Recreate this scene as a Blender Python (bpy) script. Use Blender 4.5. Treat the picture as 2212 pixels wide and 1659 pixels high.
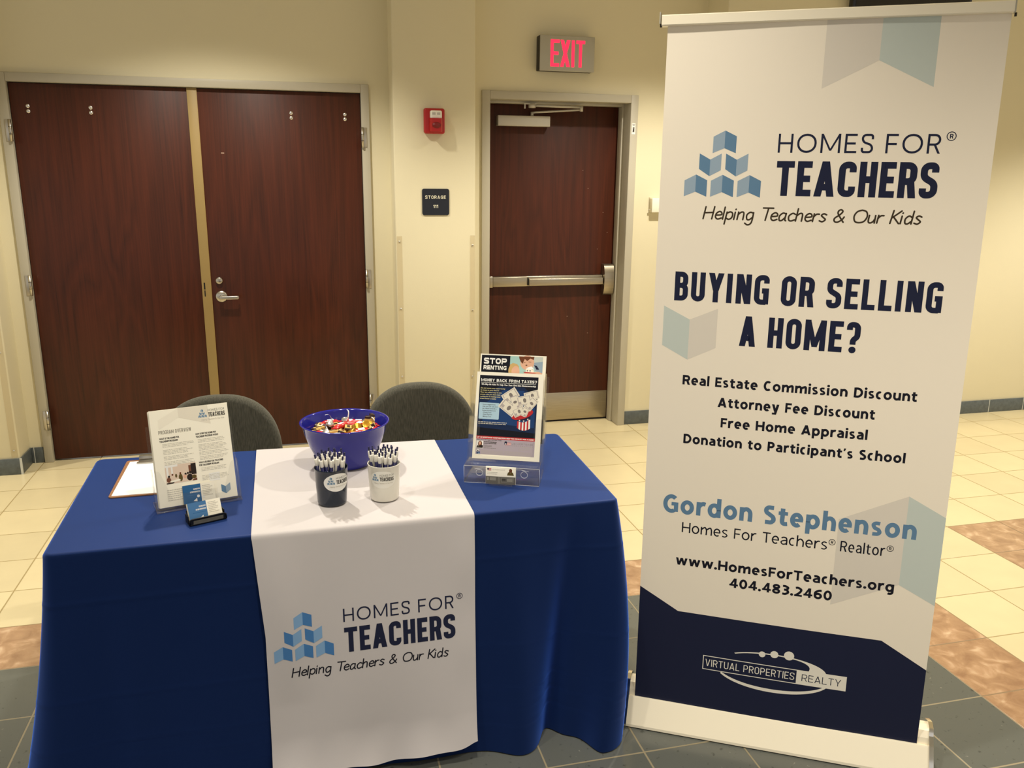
import bpy, bmesh, math, random
from mathutils import Vector, Matrix

for _o in list(bpy.data.objects):
    bpy.data.objects.remove(_o)
SC = bpy.context.scene
COL = SC.collection
PI = math.pi
random.seed(7)

# ------------------------------------------------------------------ camera
F_PX, PITCH, ROLL, YAW = 1823.19, 0.24858, 0.01185, 0.25103
CAM = Vector((-1.8592, -5.3781, 1.6988))
_fw = Vector((math.sin(YAW)*math.cos(PITCH), math.cos(YAW)*math.cos(PITCH), -math.sin(PITCH)))
_rt = Vector((math.cos(YAW), -math.sin(YAW), 0))
_up = _rt.cross(_fw)
_r2 = _rt*math.cos(ROLL) + _up*math.sin(ROLL)
_u2 = -_rt*math.sin(ROLL) + _up*math.cos(ROLL)
cd = bpy.data.cameras.new('camera')
cam = bpy.data.objects.new('camera', cd)
COL.objects.link(cam)
M4 = Matrix.Identity(4)
for i in range(3):
    M4[i][0], M4[i][1], M4[i][2], M4[i][3] = _r2[i], _u2[i], -_fw[i], CAM[i]
cam.matrix_world = M4
cd.sensor_fit = 'HORIZONTAL'
cd.sensor_width = 36.0
cd.lens = 36.0*F_PX/2212.0
cd.clip_start = 0.05
SC.camera = cam

# ------------------------------------------------------------------ world, lamps, exposure
W = bpy.data.worlds.new('world')
SC.world = W
W.use_nodes = True
W.node_tree.nodes['Background'].inputs[0].default_value = (1.0, 0.95, 0.87, 1)
W.node_tree.nodes['Background'].inputs[1].default_value = 0.64
SC.view_settings.view_transform = 'Standard'
SC.view_settings.look = 'None'
SC.view_settings.gamma = 1.0
SC.view_settings.use_curve_mapping = False
SC.view_settings.exposure = 0.0
CEIL = 3.2


def spot(name, loc, power, size_deg, blend, radius, aim=(0, 0, -1), col=(1.0, 0.93, 0.80)):
    d = bpy.data.lights.new(name, 'SPOT')
    d.energy = power
    d.spot_size = math.radians(size_deg)
    d.spot_blend = blend
    d.shadow_soft_size = radius
    d.color = col
    o = bpy.data.objects.new(name, d)
    COL.objects.link(o)
    o.location = loc
    o.rotation_euler = Vector(aim).to_track_quat('-Z', 'Y').to_euler()
    return o


# recessed downlights: a row along the wall, and those over the hall in front of the table (x, y, watts, cone)
WARM = (1.0, 0.94, 0.82)
for _x, _y, _p, _c in ((-5.2, -1.3, 250, 106), (-2.25, -1.4, 208, 115), (0.35, -1.5, 262, 115), (3.4, -2.2, 365, 113)):
    spot('downlight', (_x, _y, CEIL-0.03), _p, _c, 0.5, 0.05, col=WARM)
for _x, _y, _p, _c in ((-2.5, -3.7, 60, 112), (-1.5, -3.7, 118, 112), (-0.5, -5.0, 108, 112), (0.6, -5.0, 110, 112)):
    spot('downlight', (_x, _y, CEIL-0.03), _p, _c, 0.8, 0.06, col=WARM)

# ------------------------------------------------------------------ materials
MATS = {}


def S(c):  # 0-255 sRGB to linear
    return tuple(((v/255)/12.92 if v/255 <= 0.04045 else ((v/255+0.055)/1.055)**2.4) for v in c)


def newmat(name):
    m = bpy.data.materials.new(name)
    m.use_nodes = True
    MATS[name] = m
    nt = m.node_tree
    return m, nt, nt.nodes['Principled BSDF']


def setin(b, key, v):
    if key in b.inputs:
        b.inputs[key].default_value = v


def mat(name, col, rough=0.5, metal=0.0, spec=0.5, var=0.0, vscale=8.0, bump=0.0, bscale=60.0, stretch=(1, 1, 1),
        coat=0.0, sheen=0.0, stint=None, sptint=None, emit=None, estr=0.0):
    m, nt, b = newmat(name)
    c = S(col)
    b.inputs['Base Color'].default_value = (*c, 1)
    b.inputs['Roughness'].default_value = rough
    b.inputs['Metallic'].default_value = metal
    setin(b, 'Specular IOR Level', spec)
    if sptint:
        setin(b, 'Specular Tint', (*S(sptint), 1))
    if coat:
        setin(b, 'Coat Weight', coat)
        setin(b, 'Coat Roughness', 0.08)
    if sheen:
        setin(b, 'Sheen Weight', sheen)
        setin(b, 'Sheen Roughness', 0.5)
        if stint:
            setin(b, 'Sheen Tint', (*S(stint), 1))
    if emit:
        b.inputs['Emission Color'].default_value = (*S(emit), 1)
        b.inputs['Emission Strength'].default_value = estr
    if var or bump:
        tc = nt.nodes.new('ShaderNodeTexCoord')
        mp = nt.nodes.new('ShaderNodeMapping')
        mp.inputs['Scale'].default_value = stretch
        nt.links.new(tc.outputs['Object'], mp.inputs['Vector'])
    if var:
        n = nt.nodes.new('ShaderNodeTexNoise')
        n.inputs['Scale'].default_value = vscale
        n.inputs['Detail'].default_value = 5
        nt.links.new(mp.outputs[0], n.inputs['Vector'])
        r = nt.nodes.new('ShaderNodeValToRGB')
        r.color_ramp.elements[0].position = 0.3
        r.color_ramp.elements[1].position = 0.7
        r.color_ramp.elements[0].color = (*[x*(1-var) for x in c], 1)
        r.color_ramp.elements[1].color = (*[min(1, x*(1+var)) for x in c], 1)
        nt.links.new(n.outputs['Fac'], r.inputs['Fac'])
        nt.links.new(r.outputs['Color'], b.inputs['Base Color'])
    if bump:
        n2 = nt.nodes.new('ShaderNodeTexNoise')
        n2.inputs['Scale'].default_value = bscale
        n2.inputs['Detail'].default_value = 3
        nt.links.new(mp.outputs[0], n2.inputs['Vector'])
        bp = nt.nodes.new('ShaderNodeBump')
        bp.inputs['Strength'].default_value = bump
        bp.inputs['Distance'].default_value = 0.002
        nt.links.new(n2.outputs['Fac'], bp.inputs['Height'])
        nt.links.new(bp.outputs[0], b.inputs['Normal'])
    return m


def wood(name):
    m, nt, b = newmat(name)
    N, L = nt.nodes, nt.links
    tc = N.new('ShaderNodeTexCoord')
    mp = N.new('ShaderNodeMapping')
    mp.inputs['Scale'].default_value = (1, 1, 0.09)
    L.new(tc.outputs['Object'], mp.inputs['Vector'])
    n1 = N.new('ShaderNodeTexNoise')        # broad cathedral figure
    n1.inputs['Scale'].default_value = 5.5
    n1.inputs['Detail'].default_value = 2
    n1.inputs['Distortion'].default_value = 0.6
    L.new(mp.outputs[0], n1.inputs['Vector'])
    mul = N.new('ShaderNodeMath'); mul.operation = 'MULTIPLY'; mul.inputs[1].default_value = 16
    L.new(n1.outputs['Fac'], mul.inputs[0])
    sn = N.new('ShaderNodeMath'); sn.operation = 'PINGPONG'; sn.inputs[1].default_value = 1.0
    L.new(mul.outputs[0], sn.inputs[0])
    mp2 = N.new('ShaderNodeMapping')
    mp2.inputs['Scale'].default_value = (160, 160, 2.2)
    L.new(tc.outputs['Object'], mp2.inputs['Vector'])
    n2 = N.new('ShaderNodeTexNoise')        # fine pores
    n2.inputs['Scale'].default_value = 1.0
    n2.inputs['Detail'].default_value = 3
    L.new(mp2.outputs[0], n2.inputs['Vector'])
    mix = N.new('ShaderNodeMath'); mix.operation = 'MULTIPLY_ADD'
    mix.inputs[1].default_value = 0.26
    L.new(sn.outputs[0], mix.inputs[0])
    mm = N.new('ShaderNodeMath'); mm.operation = 'MULTIPLY'; mm.inputs[1].default_value = 0.74
    L.new(n2.outputs['Fac'], mm.inputs[0])
    L.new(mm.outputs[0], mix.inputs[2])
    r = N.new('ShaderNodeValToRGB')
    e = r.color_ramp.elements
    e[0].position = 0.12; e[0].color = (*S((42, 17, 8)), 1)
    e[1].position = 0.75; e[1].color = (*S((78, 34, 17)), 1)
    k = e.new(0.36); k.color = (*S((63, 27, 13)), 1)
    L.new(mix.outputs[0], r.inputs['Fac'])
    L.new(r.outputs['Color'], b.inputs['Base Color'])
    b.inputs['Roughness'].default_value = 0.38
    setin(b, 'Specular IOR Level', 0.35)
    bp = N.new('ShaderNodeBump'); bp.inputs['Strength'].default_value = 0.12; bp.inputs['Distance'].default_value = 0.001
    L.new(n2.outputs['Fac'], bp.inputs['Height']); L.new(bp.outputs[0], b.inputs['Normal'])
    return m


TILE = 0.3048


def tile_mat(name, col, grout, var, kind):
    m, nt, b = newmat(name)
    N, L = nt.nodes, nt.links
    tc = N.new('ShaderNodeTexCoord')
    mp = N.new('ShaderNodeMapping'); mp.inputs['Scale'].default_value = (1/TILE, 1/TILE, 1/TILE)
    L.new(tc.outputs['Object'], mp.inputs['Vector'])
    sx = N.new('ShaderNodeSeparateXYZ'); L.new(mp.outputs[0], sx.inputs[0])
    ds = []
    for ax in ('X', 'Y'):
        fr = N.new('ShaderNodeMath'); fr.operation = 'FRACT'; L.new(sx.outputs[ax], fr.inputs[0])
        sb = N.new('ShaderNodeMath'); sb.operation = 'SUBTRACT'; sb.inputs[1].default_value = 0.5; L.new(fr.outputs[0], sb.inputs[0])
        ab = N.new('ShaderNodeMath'); ab.operation = 'ABSOLUTE'; L.new(sb.outputs[0], ab.inputs[0])
        ds.append(ab)
    mx = N.new('ShaderNodeMath'); mx.operation = 'MAXIMUM'
    L.new(ds[0].outputs[0], mx.inputs[0]); L.new(ds[1].outputs[0], mx.inputs[1])
    gt = N.new('ShaderNodeMapRange'); gt.inputs['From Min'].default_value = 0.4885; gt.inputs['From Max'].default_value = 0.4935
    L.new(mx.outputs[0], gt.inputs['Value'])
    # every tile gets its own slight tint
    fl = N.new('ShaderNodeVectorMath'); fl.operation = 'FLOOR'; L.new(mp.outputs[0], fl.inputs[0])
    wn = N.new('ShaderNodeTexWhiteNoise'); wn.noise_dimensions = '2D'; L.new(fl.outputs[0], wn.inputs['Vector'])
    c = S(col)
    nz = N.new('ShaderNodeTexNoise'); L.new(tc.outputs['Object'], nz.inputs['Vector'])
    rp = N.new('ShaderNodeValToRGB'); e = rp.color_ramp.elements
    if kind == 'cream':
        nz.inputs['Scale'].default_value = 5; nz.inputs['Detail'].default_value = 6
        e[0].position = .3; e[1].position = .7
        e[0].color = (*[x*(1-var) for x in c], 1); e[1].color = (*[min(1, x*(1+var)) for x in c], 1)
    elif kind == 'brown':
        nz.inputs['Scale'].default_value = 15; nz.inputs['Detail'].default_value = 12; nz.inputs['Distortion'].default_value = .6
        e[0].position = .32; e[0].color = (*S((152, 117, 88)), 1)
        e[1].position = .72; e[1].color = (*S((208, 180, 148)), 1)
        k = e.new(.52); k.color = (*c, 1)
        k = e.new(.60); k.color = (*S((186, 151, 118)), 1)
    else:
        nz.inputs['Scale'].default_value = 55; nz.inputs['Detail'].default_value = 3
        e[0].position = .28; e[0].color = (*[x*.55 for x in c], 1)
        e[1].position = .80; e[1].color = (*S((176, 172, 156)), 1)
        k = e.new(.36); k.color = (*c, 1)
        k = e.new(.70); k.color = (*c, 1)
    L.new(nz.outputs['Fac'], rp.inputs['Fac'])
    hs = N.new('ShaderNodeHueSaturation')
    mr = N.new('ShaderNodeMapRange'); mr.inputs['To Min'].default_value = .95; mr.inputs['To Max'].default_value = 1.05
    L.new(wn.outputs['Value'], mr.inputs['Value']); L.new(mr.outputs[0], hs.inputs['Value'])
    L.new(rp.outputs['Color'], hs.inputs['Color'])
    mc = N.new('ShaderNodeMix'); mc.data_type = 'RGBA'
    L.new(gt.outputs[0], mc.inputs[0]); L.new(hs.outputs[0], mc.inputs[6])
    mc.inputs[7].default_value = (*S(grout), 1)
    L.new(mc.outputs[2], b.inputs['Base Color'])
    rr = N.new('ShaderNodeMapRange'); rr.inputs['To Min'].default_value = .17 if kind != 'cream' else .2; rr.inputs['To Max'].default_value = .8
    L.new(gt.outputs[0], rr.inputs['Value']); L.new(rr.outputs[0], b.inputs['Roughness'])
    bp = N.new('ShaderNodeBump'); bp.inputs['Strength'].default_value = .5; bp.inputs['Distance'].default_value = .002; bp.invert = True
    L.new(gt.outputs[0], bp.inputs['Height']); L.new(bp.outputs[0], b.inputs['Normal'])
    return m


def clear(name, tint=(245, 248, 250), ior=1.45, body=0.0):
    m = bpy.data.materials.new(name); m.use_nodes = True; MATS[name] = m
    nt = m.node_tree; nt.nodes.clear()
    out = nt.nodes.new('ShaderNodeOutputMaterial')
    tr = nt.nodes.new('ShaderNodeBsdfTransparent'); tr.inputs[0].default_value = (*S(tint), 1)
    gl = nt.nodes.new('ShaderNodeBsdfGlossy'); gl.inputs['Roughness'].default_value = .06
    fr = nt.nodes.new('ShaderNodeFresnel')
    ge = nt.nodes.new('ShaderNodeNewGeometry')          # same reflectance from both sides of the sheet
    mr = nt.nodes.new('ShaderNodeMapRange'); mr.inputs['To Min'].default_value = ior; mr.inputs['To Max'].default_value = 1/ior
    nt.links.new(ge.outputs['Backfacing'], mr.inputs['Value']); nt.links.new(mr.outputs[0], fr.inputs[0])
    mx = nt.nodes.new('ShaderNodeMixShader')
    nt.links.new(fr.outputs[0], mx.inputs[0]); nt.links.new(tr.outputs[0], mx.inputs[1]); nt.links.new(gl.outputs[0], mx.inputs[2])
    last = mx
    if body:
        df = nt.nodes.new('ShaderNodeBsdfDiffuse'); df.inputs[0].default_value = (*S((225, 225, 222)), 1)
        m2 = nt.nodes.new('ShaderNodeMixShader'); m2.inputs[0].default_value = body
        nt.links.new(mx.outputs[0], m2.inputs[1]); nt.links.new(df.outputs[0], m2.inputs[2]); last = m2
    nt.links.new(last.outputs[0], out.inputs['Surface'])
    return m


mat('wall_paint', (221, 212, 181), .7, spec=.2, bump=.12, bscale=220)
mat('ceiling_paint', (225, 220, 205), .9)
mat('frame_paint', (182, 175, 156), .42, bump=.05, bscale=120)
mat('base_tile', (86, 92, 92), .4, var=.18, vscale=40)
mat('base_grout', (196, 196, 186), .8)
wood('door_wood')
mat('tan_paint', (150, 126, 76), .45)
mat('satin_steel', (196, 190, 178), .3, metal=1.0)
mat('brushed_steel', (178, 168, 148), .36, metal=1.0, var=.08, vscale=30, stretch=(.3, 1, 8))
mat('bolt_steel', (228, 224, 220), .25, metal=1.0)
mat('closer_paint', (196, 190, 176), .4, metal=.35)
mat('dark_gap', (18, 14, 12), .8)
mat('black_metal', (14, 14, 15), .35)
mat('chrome', (235, 232, 226), .07, metal=1.0)
mat('white_gloss', (250, 240, 216), .2, spec=.5)
mat('white_plastic', (232, 228, 214), .4)
mat('sign_grey', (176, 172, 158), .45, metal=.2)
mat('sign_dark', (40, 34, 28), .6)
mat('exit_red', (255, 30, 60), .5, emit=(255, 38, 70), estr=1.6)
mat('alarm_red', (170, 22, 26), .35)
mat('alarm_dark', (120, 14, 18), .45)
mat('strobe_lens', (236, 232, 218), .15, spec=.7)
mat('plaque_navy', (20, 26, 38), .42)
mat('plaque_text', (238, 232, 205), .5)
mat('cloth_blue', (8, 14, 27), .55, spec=.72, sptint=(80, 130, 255), sheen=1.0, stint=(80, 130, 250), bump=.1, bscale=700)
mat('runner_white', (197, 191, 191), .75, sheen=.1, bump=.06, bscale=800)
mat('chair_fabric', (80, 78, 67), .95, var=.36, vscale=130, stretch=(2.4, 2.4, .035), bump=.1, bscale=500, sheen=.1)
mat('chair_metal', (38, 36, 34), .4, metal=.6)
mat('bowl_blue', (34, 36, 140), .12, spec=.55)
mat('cup_navy', (16, 30, 48), .12, spec=.55)
mat('cup_white', (230, 226, 212), .2, spec=.5)
mat('label_white', (240, 238, 232), .4)
mat('label_ghost', (236, 233, 222), .4)
mat('pen_white', (238, 234, 224), .3)
mat('pen_navy', (22, 22, 72), .3)
mat('paper', (250, 244, 226), .75)
mat('paper_shade', (232, 224, 206), .75)
mat('paper_tint', (243, 236, 218), .75)
mat('paper_bright', (248, 248, 246), .75)
mat('hardboard', (146, 100, 60), .6, var=.12, vscale=60)
mat('foil_red', (206, 30, 34), .26, spec=.7, bump=.4, bscale=160)
mat('foil_silver', (225, 225, 225), .22, metal=1.0, bump=.7, bscale=260)
mat('foil_gold', (226, 172, 62), .28, metal=.9, bump=.3, bscale=160)
mat('wrap_brown', (48, 24, 16), .3, bump=.3, bscale=160)
mat('wrap_band', (222, 184, 104), .4)
mat('plume_white', (240, 238, 235), .6)
mat('mesh_black', (20, 20, 22), .45, metal=.4)
mat('mesh_hole', (150, 144, 128), .6)
mat('banner_white', (244, 233, 214), .62, spec=.3)
mat('ink_navy', (27, 32, 58), .6, spec=.2)
mat('ink_dark', (22, 22, 34), .6, spec=.2)
mat('ink_brown', (62, 50, 34), .6, spec=.2)
mat('ink_steel', (98, 132, 162), .6, spec=.2)
mat('cube_light', (151, 170, 186), .6, spec=.2)
mat('cloth_cube_light', (128, 166, 206), .7, spec=.1)
mat('cloth_cube_dark', (72, 122, 178), .7, spec=.1)
mat('cube_dark', (97, 131, 160), .6, spec=.2)
mat('ghost_grey', (223, 214, 200), .62, spec=.2)
mat('ghost_blue', (199, 207, 199), .62, spec=.2)
mat('logo_white', (236, 230, 216), .6, spec=.2)
mat('logo_text_grey', (96, 92, 84), .6)
mat('text_grey', (204, 198, 184), .7, spec=.2)
mat('text_soft', (146, 140, 128), .7, spec=.2)
mat('text_mid', (120, 116, 108), .7, spec=.2)
mat('text_dark', (66, 62, 58), .7, spec=.2)
mat('flyer_black', (16, 18, 30), .5, spec=.2)
mat('flyer_blue', (30, 62, 112), .5, spec=.2)
mat('flyer_navy', (22, 40, 74), .5, spec=.2)
mat('flyer_lightblue', (176, 206, 222), .5, spec=.2)
mat('flyer_lilac', (176, 164, 174), .5, spec=.2)
mat('flyer_red', (190, 44, 48), .5, spec=.2)
mat('flyer_white', (240, 238, 232), .5, spec=.2)
mat('flyer_cream', (222, 210, 150), .5, spec=.2)
mat('bill_paper', (230, 222, 204), .5, spec=.2)
mat('bill_grey', (128, 120, 116), .5, spec=.2)
mat('bill_mid', (178, 168, 164), .5, spec=.2)
mat('photo_skin', (226, 178, 150), .5, spec=.2)
mat('photo_hair', (110, 62, 36), .5, spec=.2)
mat('photo_blond', (206, 172, 112), .5, spec=.2)
mat('photo_teal', (168, 206, 200), .5, spec=.2)
mat('photo_pinkwall', (226, 204, 184), .5, spec=.2)
mat('photo_brown', (120, 78, 58), .5, spec=.2)
mat('photo_dark', (44, 34, 30), .5, spec=.2)
mat('photo_olive', (96, 80, 40), .5, spec=.2)
mat('card_blue', (72, 118, 166), .5, spec=.2)
mat('card_darkblue', (48, 102, 152), .5, spec=.2)
mat('card_reflection', (104, 100, 92), .45, spec=.2)
mat('card_greylight', (142, 138, 126), .45, spec=.2)
mat('screen_black', (14, 14, 20), .12)
mat('thermo_white', (238, 234, 214), .5)
mat('scratch', (188, 160, 140), .6)
mat('acrylic_glint', (226, 230, 238), .2, spec=.7)  # near-white colour that paints bright glints on clear acrylic
clear('acrylic', (253, 253, 253), 1.28, body=.012)
clear('guard_clear', (252, 250, 246), 1.12, body=.04)
tile_mat('tile_cream', (216, 201, 160), (164, 144, 96), .035, 'cream')
tile_mat('tile_brown', (172, 137, 104), (140, 116, 84), .1, 'brown')
tile_mat('tile_grey', (98, 100, 94), (150, 138, 110), .1, 'grey')

# ------------------------------------------------------------------ mesh helpers


class MB:
    def __init__(self):
        self.v, self.f, self.m, self.sm, self.names = [], [], [], [], []

    def mi(self, name):
        if name not in self.names:
            self.names.append(name)
        return self.names.index(name)

    def face(self, pts, m, smooth=False):
        b = len(self.v)
        self.v += [tuple(p) for p in pts]
        self.f.append(tuple(range(b, b+len(pts)))); self.m.append(self.mi(m)); self.sm.append(smooth)

    def add(self, vs, fs, m, smooth=False):
        b = len(self.v); k = self.mi(m)
        self.v += [tuple(p) for p in vs]
        for f in fs:
            self.f.append(tuple(b+i for i in f)); self.m.append(k); self.sm.append(smooth)

    def bm(self, bm, m, smooth=False, mx=None):
        bm.verts.index_update()
        vs = [(mx @ v.co) if mx else v.co.copy() for v in bm.verts]
        self.add(vs, [[v.index for v in f.verts] for f in bm.faces], m, smooth)
        bm.free()

    def box(self, lo, hi, m, r=0.0, seg=2, mx=None, smooth=None):
        bm = bmesh.new()
        bmesh.ops.create_cube(bm, size=1)
        for v in bm.verts:
            for i in range(3):
                v.co[i] = lo[i] + (v.co[i]+.5)*(hi[i]-lo[i])
        if r > 0:
            bmesh.ops.bevel(bm, geom=list(bm.edges), offset=r, segments=seg, affect='EDGES', profile=.5)
        self.bm(bm, m, (r > 0) if smooth is None else smooth, mx)

    def lathe(self, prof, m, n=32, mx=None, smooth=True):
        """prof: (radius, z) list turned about local z; zero radius closes to a point"""
        vs, fs, rows = [], [], []
        for r, z in prof:
            if r < 1e-7:
                rows.append([len(vs)]); vs.append(Vector((0, 0, z)))
            else:
                rows.append(list(range(len(vs), len(vs)+n)))
                vs += [Vector((r*math.cos(2*PI*i/n), r*math.sin(2*PI*i/n), z)) for i in range(n)]
        for a, b in zip(rows, rows[1:]):
            for i in range(n):
                j = (i+1) % n
                if len(a) == 1 and len(b) == 1:
                    continue
                if len(a) == 1:
                    fs.append((a[0], b[j], b[i]))
                elif len(b) == 1:
                    fs.append((a[i], a[j], b[0]))
                else:
                    fs.append((a[i], a[j], b[j], b[i]))
        if mx:
            vs = [mx @ v for v in vs]
        self.add(vs, fs, m, smooth)

    def tube(self, pts, r, m, n=10, smooth=True):
        pts = [Vector(p) for p in pts]
        vs, fs = [], []
        for i, p in enumerate(pts):
            t = (pts[min(i+1, len(pts)-1)] - pts[max(i-1, 0)]).normalized()
            a = t.cross(Vector((0, 0, 1)))
            if a.length < 1e-3:
                a = t.cross(Vector((0, 1, 0)))
            a.normalize(); b = t.cross(a)
            rr = r[i] if isinstance(r, (list, tuple)) else r
            vs += [p + a*(rr*math.cos(2*PI*k/n)) + b*(rr*math.sin(2*PI*k/n)) for k in range(n)]
        for i in range(len(pts)-1):
            for k in range(n):
                q = (k+1) % n
                fs.append((i*n+k, i*n+q, (i+1)*n+q, (i+1)*n+k))
        fs.append(tuple(range(n-1, -1, -1))); fs.append(tuple(range((len(pts)-1)*n, len(pts)*n)))
        self.add(vs, fs, m, smooth)

    def prism(self, poly, depth, mx, m, smooth=False):
        """poly in local XY, extruded along local +Z"""
        n = len(poly)
        vs = [mx @ Vector((x, y, 0)) for x, y in poly] + [mx @ Vector((x, y, depth)) for x, y in poly]
        fs = [tuple(range(n-1, -1, -1)), tuple(range(n, 2*n))]
        self.add(vs, fs, m, False)
        self.add(vs, [(i, (i+1) % n, n+(i+1) % n, n+i) for i in range(n)], m, smooth)

    def grid(self, fn, nu, nv, m, smooth=True, flip=False):
        vs = [fn(i/nu, j/nv) for j in range(nv+1) for i in range(nu+1)]
        w = nu+1
        fs = [(j*w+i, j*w+i+1, (j+1)*w+i+1, (j+1)*w+i) for j in range(nv) for i in range(nu)]
        if flip:
            fs = [f[::-1] for f in fs]
        self.add(vs, fs, m, smooth)

    def build(self, name, parent=None, loc=None, merge=False):
        me = bpy.data.meshes.new(name)
        o0 = Vector(loc) if loc is not None else Vector((0, 0, 0))
        me.from_pydata([tuple(Vector(v)-o0) for v in self.v], [], self.f)
        for nm in self.names:
            me.materials.append(MATS[nm])
        me.polygons.foreach_set('material_index', self.m)
        me.polygons.foreach_set('use_smooth', self.sm)
        if merge:
            b = bmesh.new(); b.from_mesh(me)
            bmesh.ops.remove_doubles(b, verts=b.verts, dist=1e-5)
            b.to_mesh(me); b.free()
        me.update()
        o = bpy.data.objects.new(name, me)
        COL.objects.link(o)
        if parent is not None:
            o.parent = parent
            # the mesh is given in world coordinates unless loc is used: undo the parent's place
            o.matrix_parent_inverse = Matrix.Identity(4)
            if loc is None:
                w = parent
                off = Vector((0, 0, 0))
                while w is not None:
                    off += w.location; w = w.parent
                o.location = -off
            else:
                w = parent
                off = Vector((0, 0, 0))
                while w is not None:
                    off += w.location; w = w.parent
                o.location = o0-off
        elif loc is not None:
            o.location = o0
        return o


def tag(o, label=None, cat=None, group=None, kind=None):
    if label:
        o['label'] = label
    if cat:
        o['category'] = cat
    if group:
        o['group'] = group
    if kind:
        o['kind'] = kind
    return o


def thing(name, label, cat, loc=(0, 0, 0), group=None, kind=None):
    o = bpy.data.objects.new(name, None)
    o.empty_display_size = .05
    COL.objects.link(o)
    o.location = loc
    return tag(o, label, cat, group, kind)


def struct(name, mb, label=None, cat=None, parent=None):
    o = mb.build(name, parent)
    if parent is None:
        o['kind'] = 'structure'
        tag(o, label, cat)
    return o


def frame(o, x, y):
    """matrix with local X, Y axes; Z = X x Y"""
    x = Vector(x).normalized(); y = Vector(y).normalized(); z = x.cross(y)
    M = Matrix.Identity(4)
    for i in range(3):
        M[i][0], M[i][1], M[i][2], M[i][3] = x[i], y[i], z[i], o[i]
    return M


# ------------------------------------------------------------------ printing: flat artwork stamped on a part's surface


def fillet(pts, r, closed=False, n=6):
    out = []
    N = len(pts)
    for i in range(N):
        p = Vector(pts[i])
        if not closed and i in (0, N-1):
            out.append(p); continue
        a, b = Vector(pts[i-1]), Vector(pts[(i+1) % N])
        da, db = (a-p), (b-p)
        la, lb = da.length, db.length
        ang = da.angle(db)
        d = min(r/math.tan(ang/2) if ang > 1e-3 else 0, la*.499, lb*.499)
        rr = d*math.tan(ang/2)
        da.normalize(); db.normalize()
        bis = (da+db).normalized()
        c = p + bis*(rr/math.sin(ang/2))
        s, e = p+da*d, p+db*d
        a0 = math.atan2(s.y-c.y, s.x-c.x); a1 = math.atan2(e.y-c.y, e.x-c.x)
        while a1-a0 > PI:
            a1 -= 2*PI
        while a1-a0 < -PI:
            a1 += 2*PI
        for k in range(n+1):
            t = a0+(a1-a0)*k/n
            out.append(Vector((c.x+rr*math.cos(t), c.y+rr*math.sin(t))))
    return out


def smooth_line(pts, n=6):
    if len(pts) < 3:
        return [Vector(p) for p in pts]
    P = [Vector(p) for p in pts]
    out = []
    for i in range(len(P)-1):
        p0, p1, p2, p3 = P[max(i-1, 0)], P[i], P[i+1], P[min(i+2, len(P)-1)]
        for k in range(n):
            t = k/n
            out.append(.5*((2*p1)+(p2-p0)*t+(2*p0-5*p1+4*p2-p3)*t*t+(3*p1-p0-3*p2+p3)*t**3))
    out.append(P[-1])
    return out


def ribbon(pts, w, closed=False, round_cap=False):
    """list of quads covering a stroke of width w (a number or one per point)"""
    P = [Vector(p) for p in pts]
    Q = [P[0]]
    for p in P[1:]:
        if (p-Q[-1]).length > 1e-7:
            Q.append(p)
    P = Q
    if closed and (P[0]-P[-1]).length < 1e-7:
        P.pop()
    n = len(P)
    L, R = [], []
    for i in range(n):
        if closed:
            a, b = P[i]-P[i-1], P[(i+1) % n]-P[i]
        else:
            a = P[i]-P[i-1] if i else P[1]-P[0]
            b = P[i+1]-P[i] if i < n-1 else P[i]-P[i-1]
        a = a.normalized(); b = b.normalized()
        t = (a+b)
        t = t.normalized() if t.length > 1e-6 else a
        nn = Vector((-t.y, t.x))
        k = max(.5, nn.dot(Vector((-a.y, a.x))))
        ww = (w[i] if isinstance(w, (list, tuple)) else w)/2/k
        L.append(P[i]+nn*ww); R.append(P[i]-nn*ww)
    polys = []
    for i in range(n if closed else n-1):
        j = (i+1) % n
        polys.append([R[i], R[j], L[j], L[i]])
    if round_cap and not closed:
        hw = (w if not isinstance(w, (list, tuple)) else w[0])/2
        for c in (P[0], P[-1]):
            polys.append([c+Vector((hw*math.cos(2*PI*k/10), hw*math.sin(2*PI*k/10))) for k in range(10)])
    return polys


GW = {'I': .0, 'M': 1.42, 'W': 1.5, 'T': .98, 'L': .88, 'E': .9, 'F': .88, 'A': 1.12, 'Y': 1.1, 'V': 1.1, '?': .92, ' ': .62, 'O': 1.0}


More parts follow.
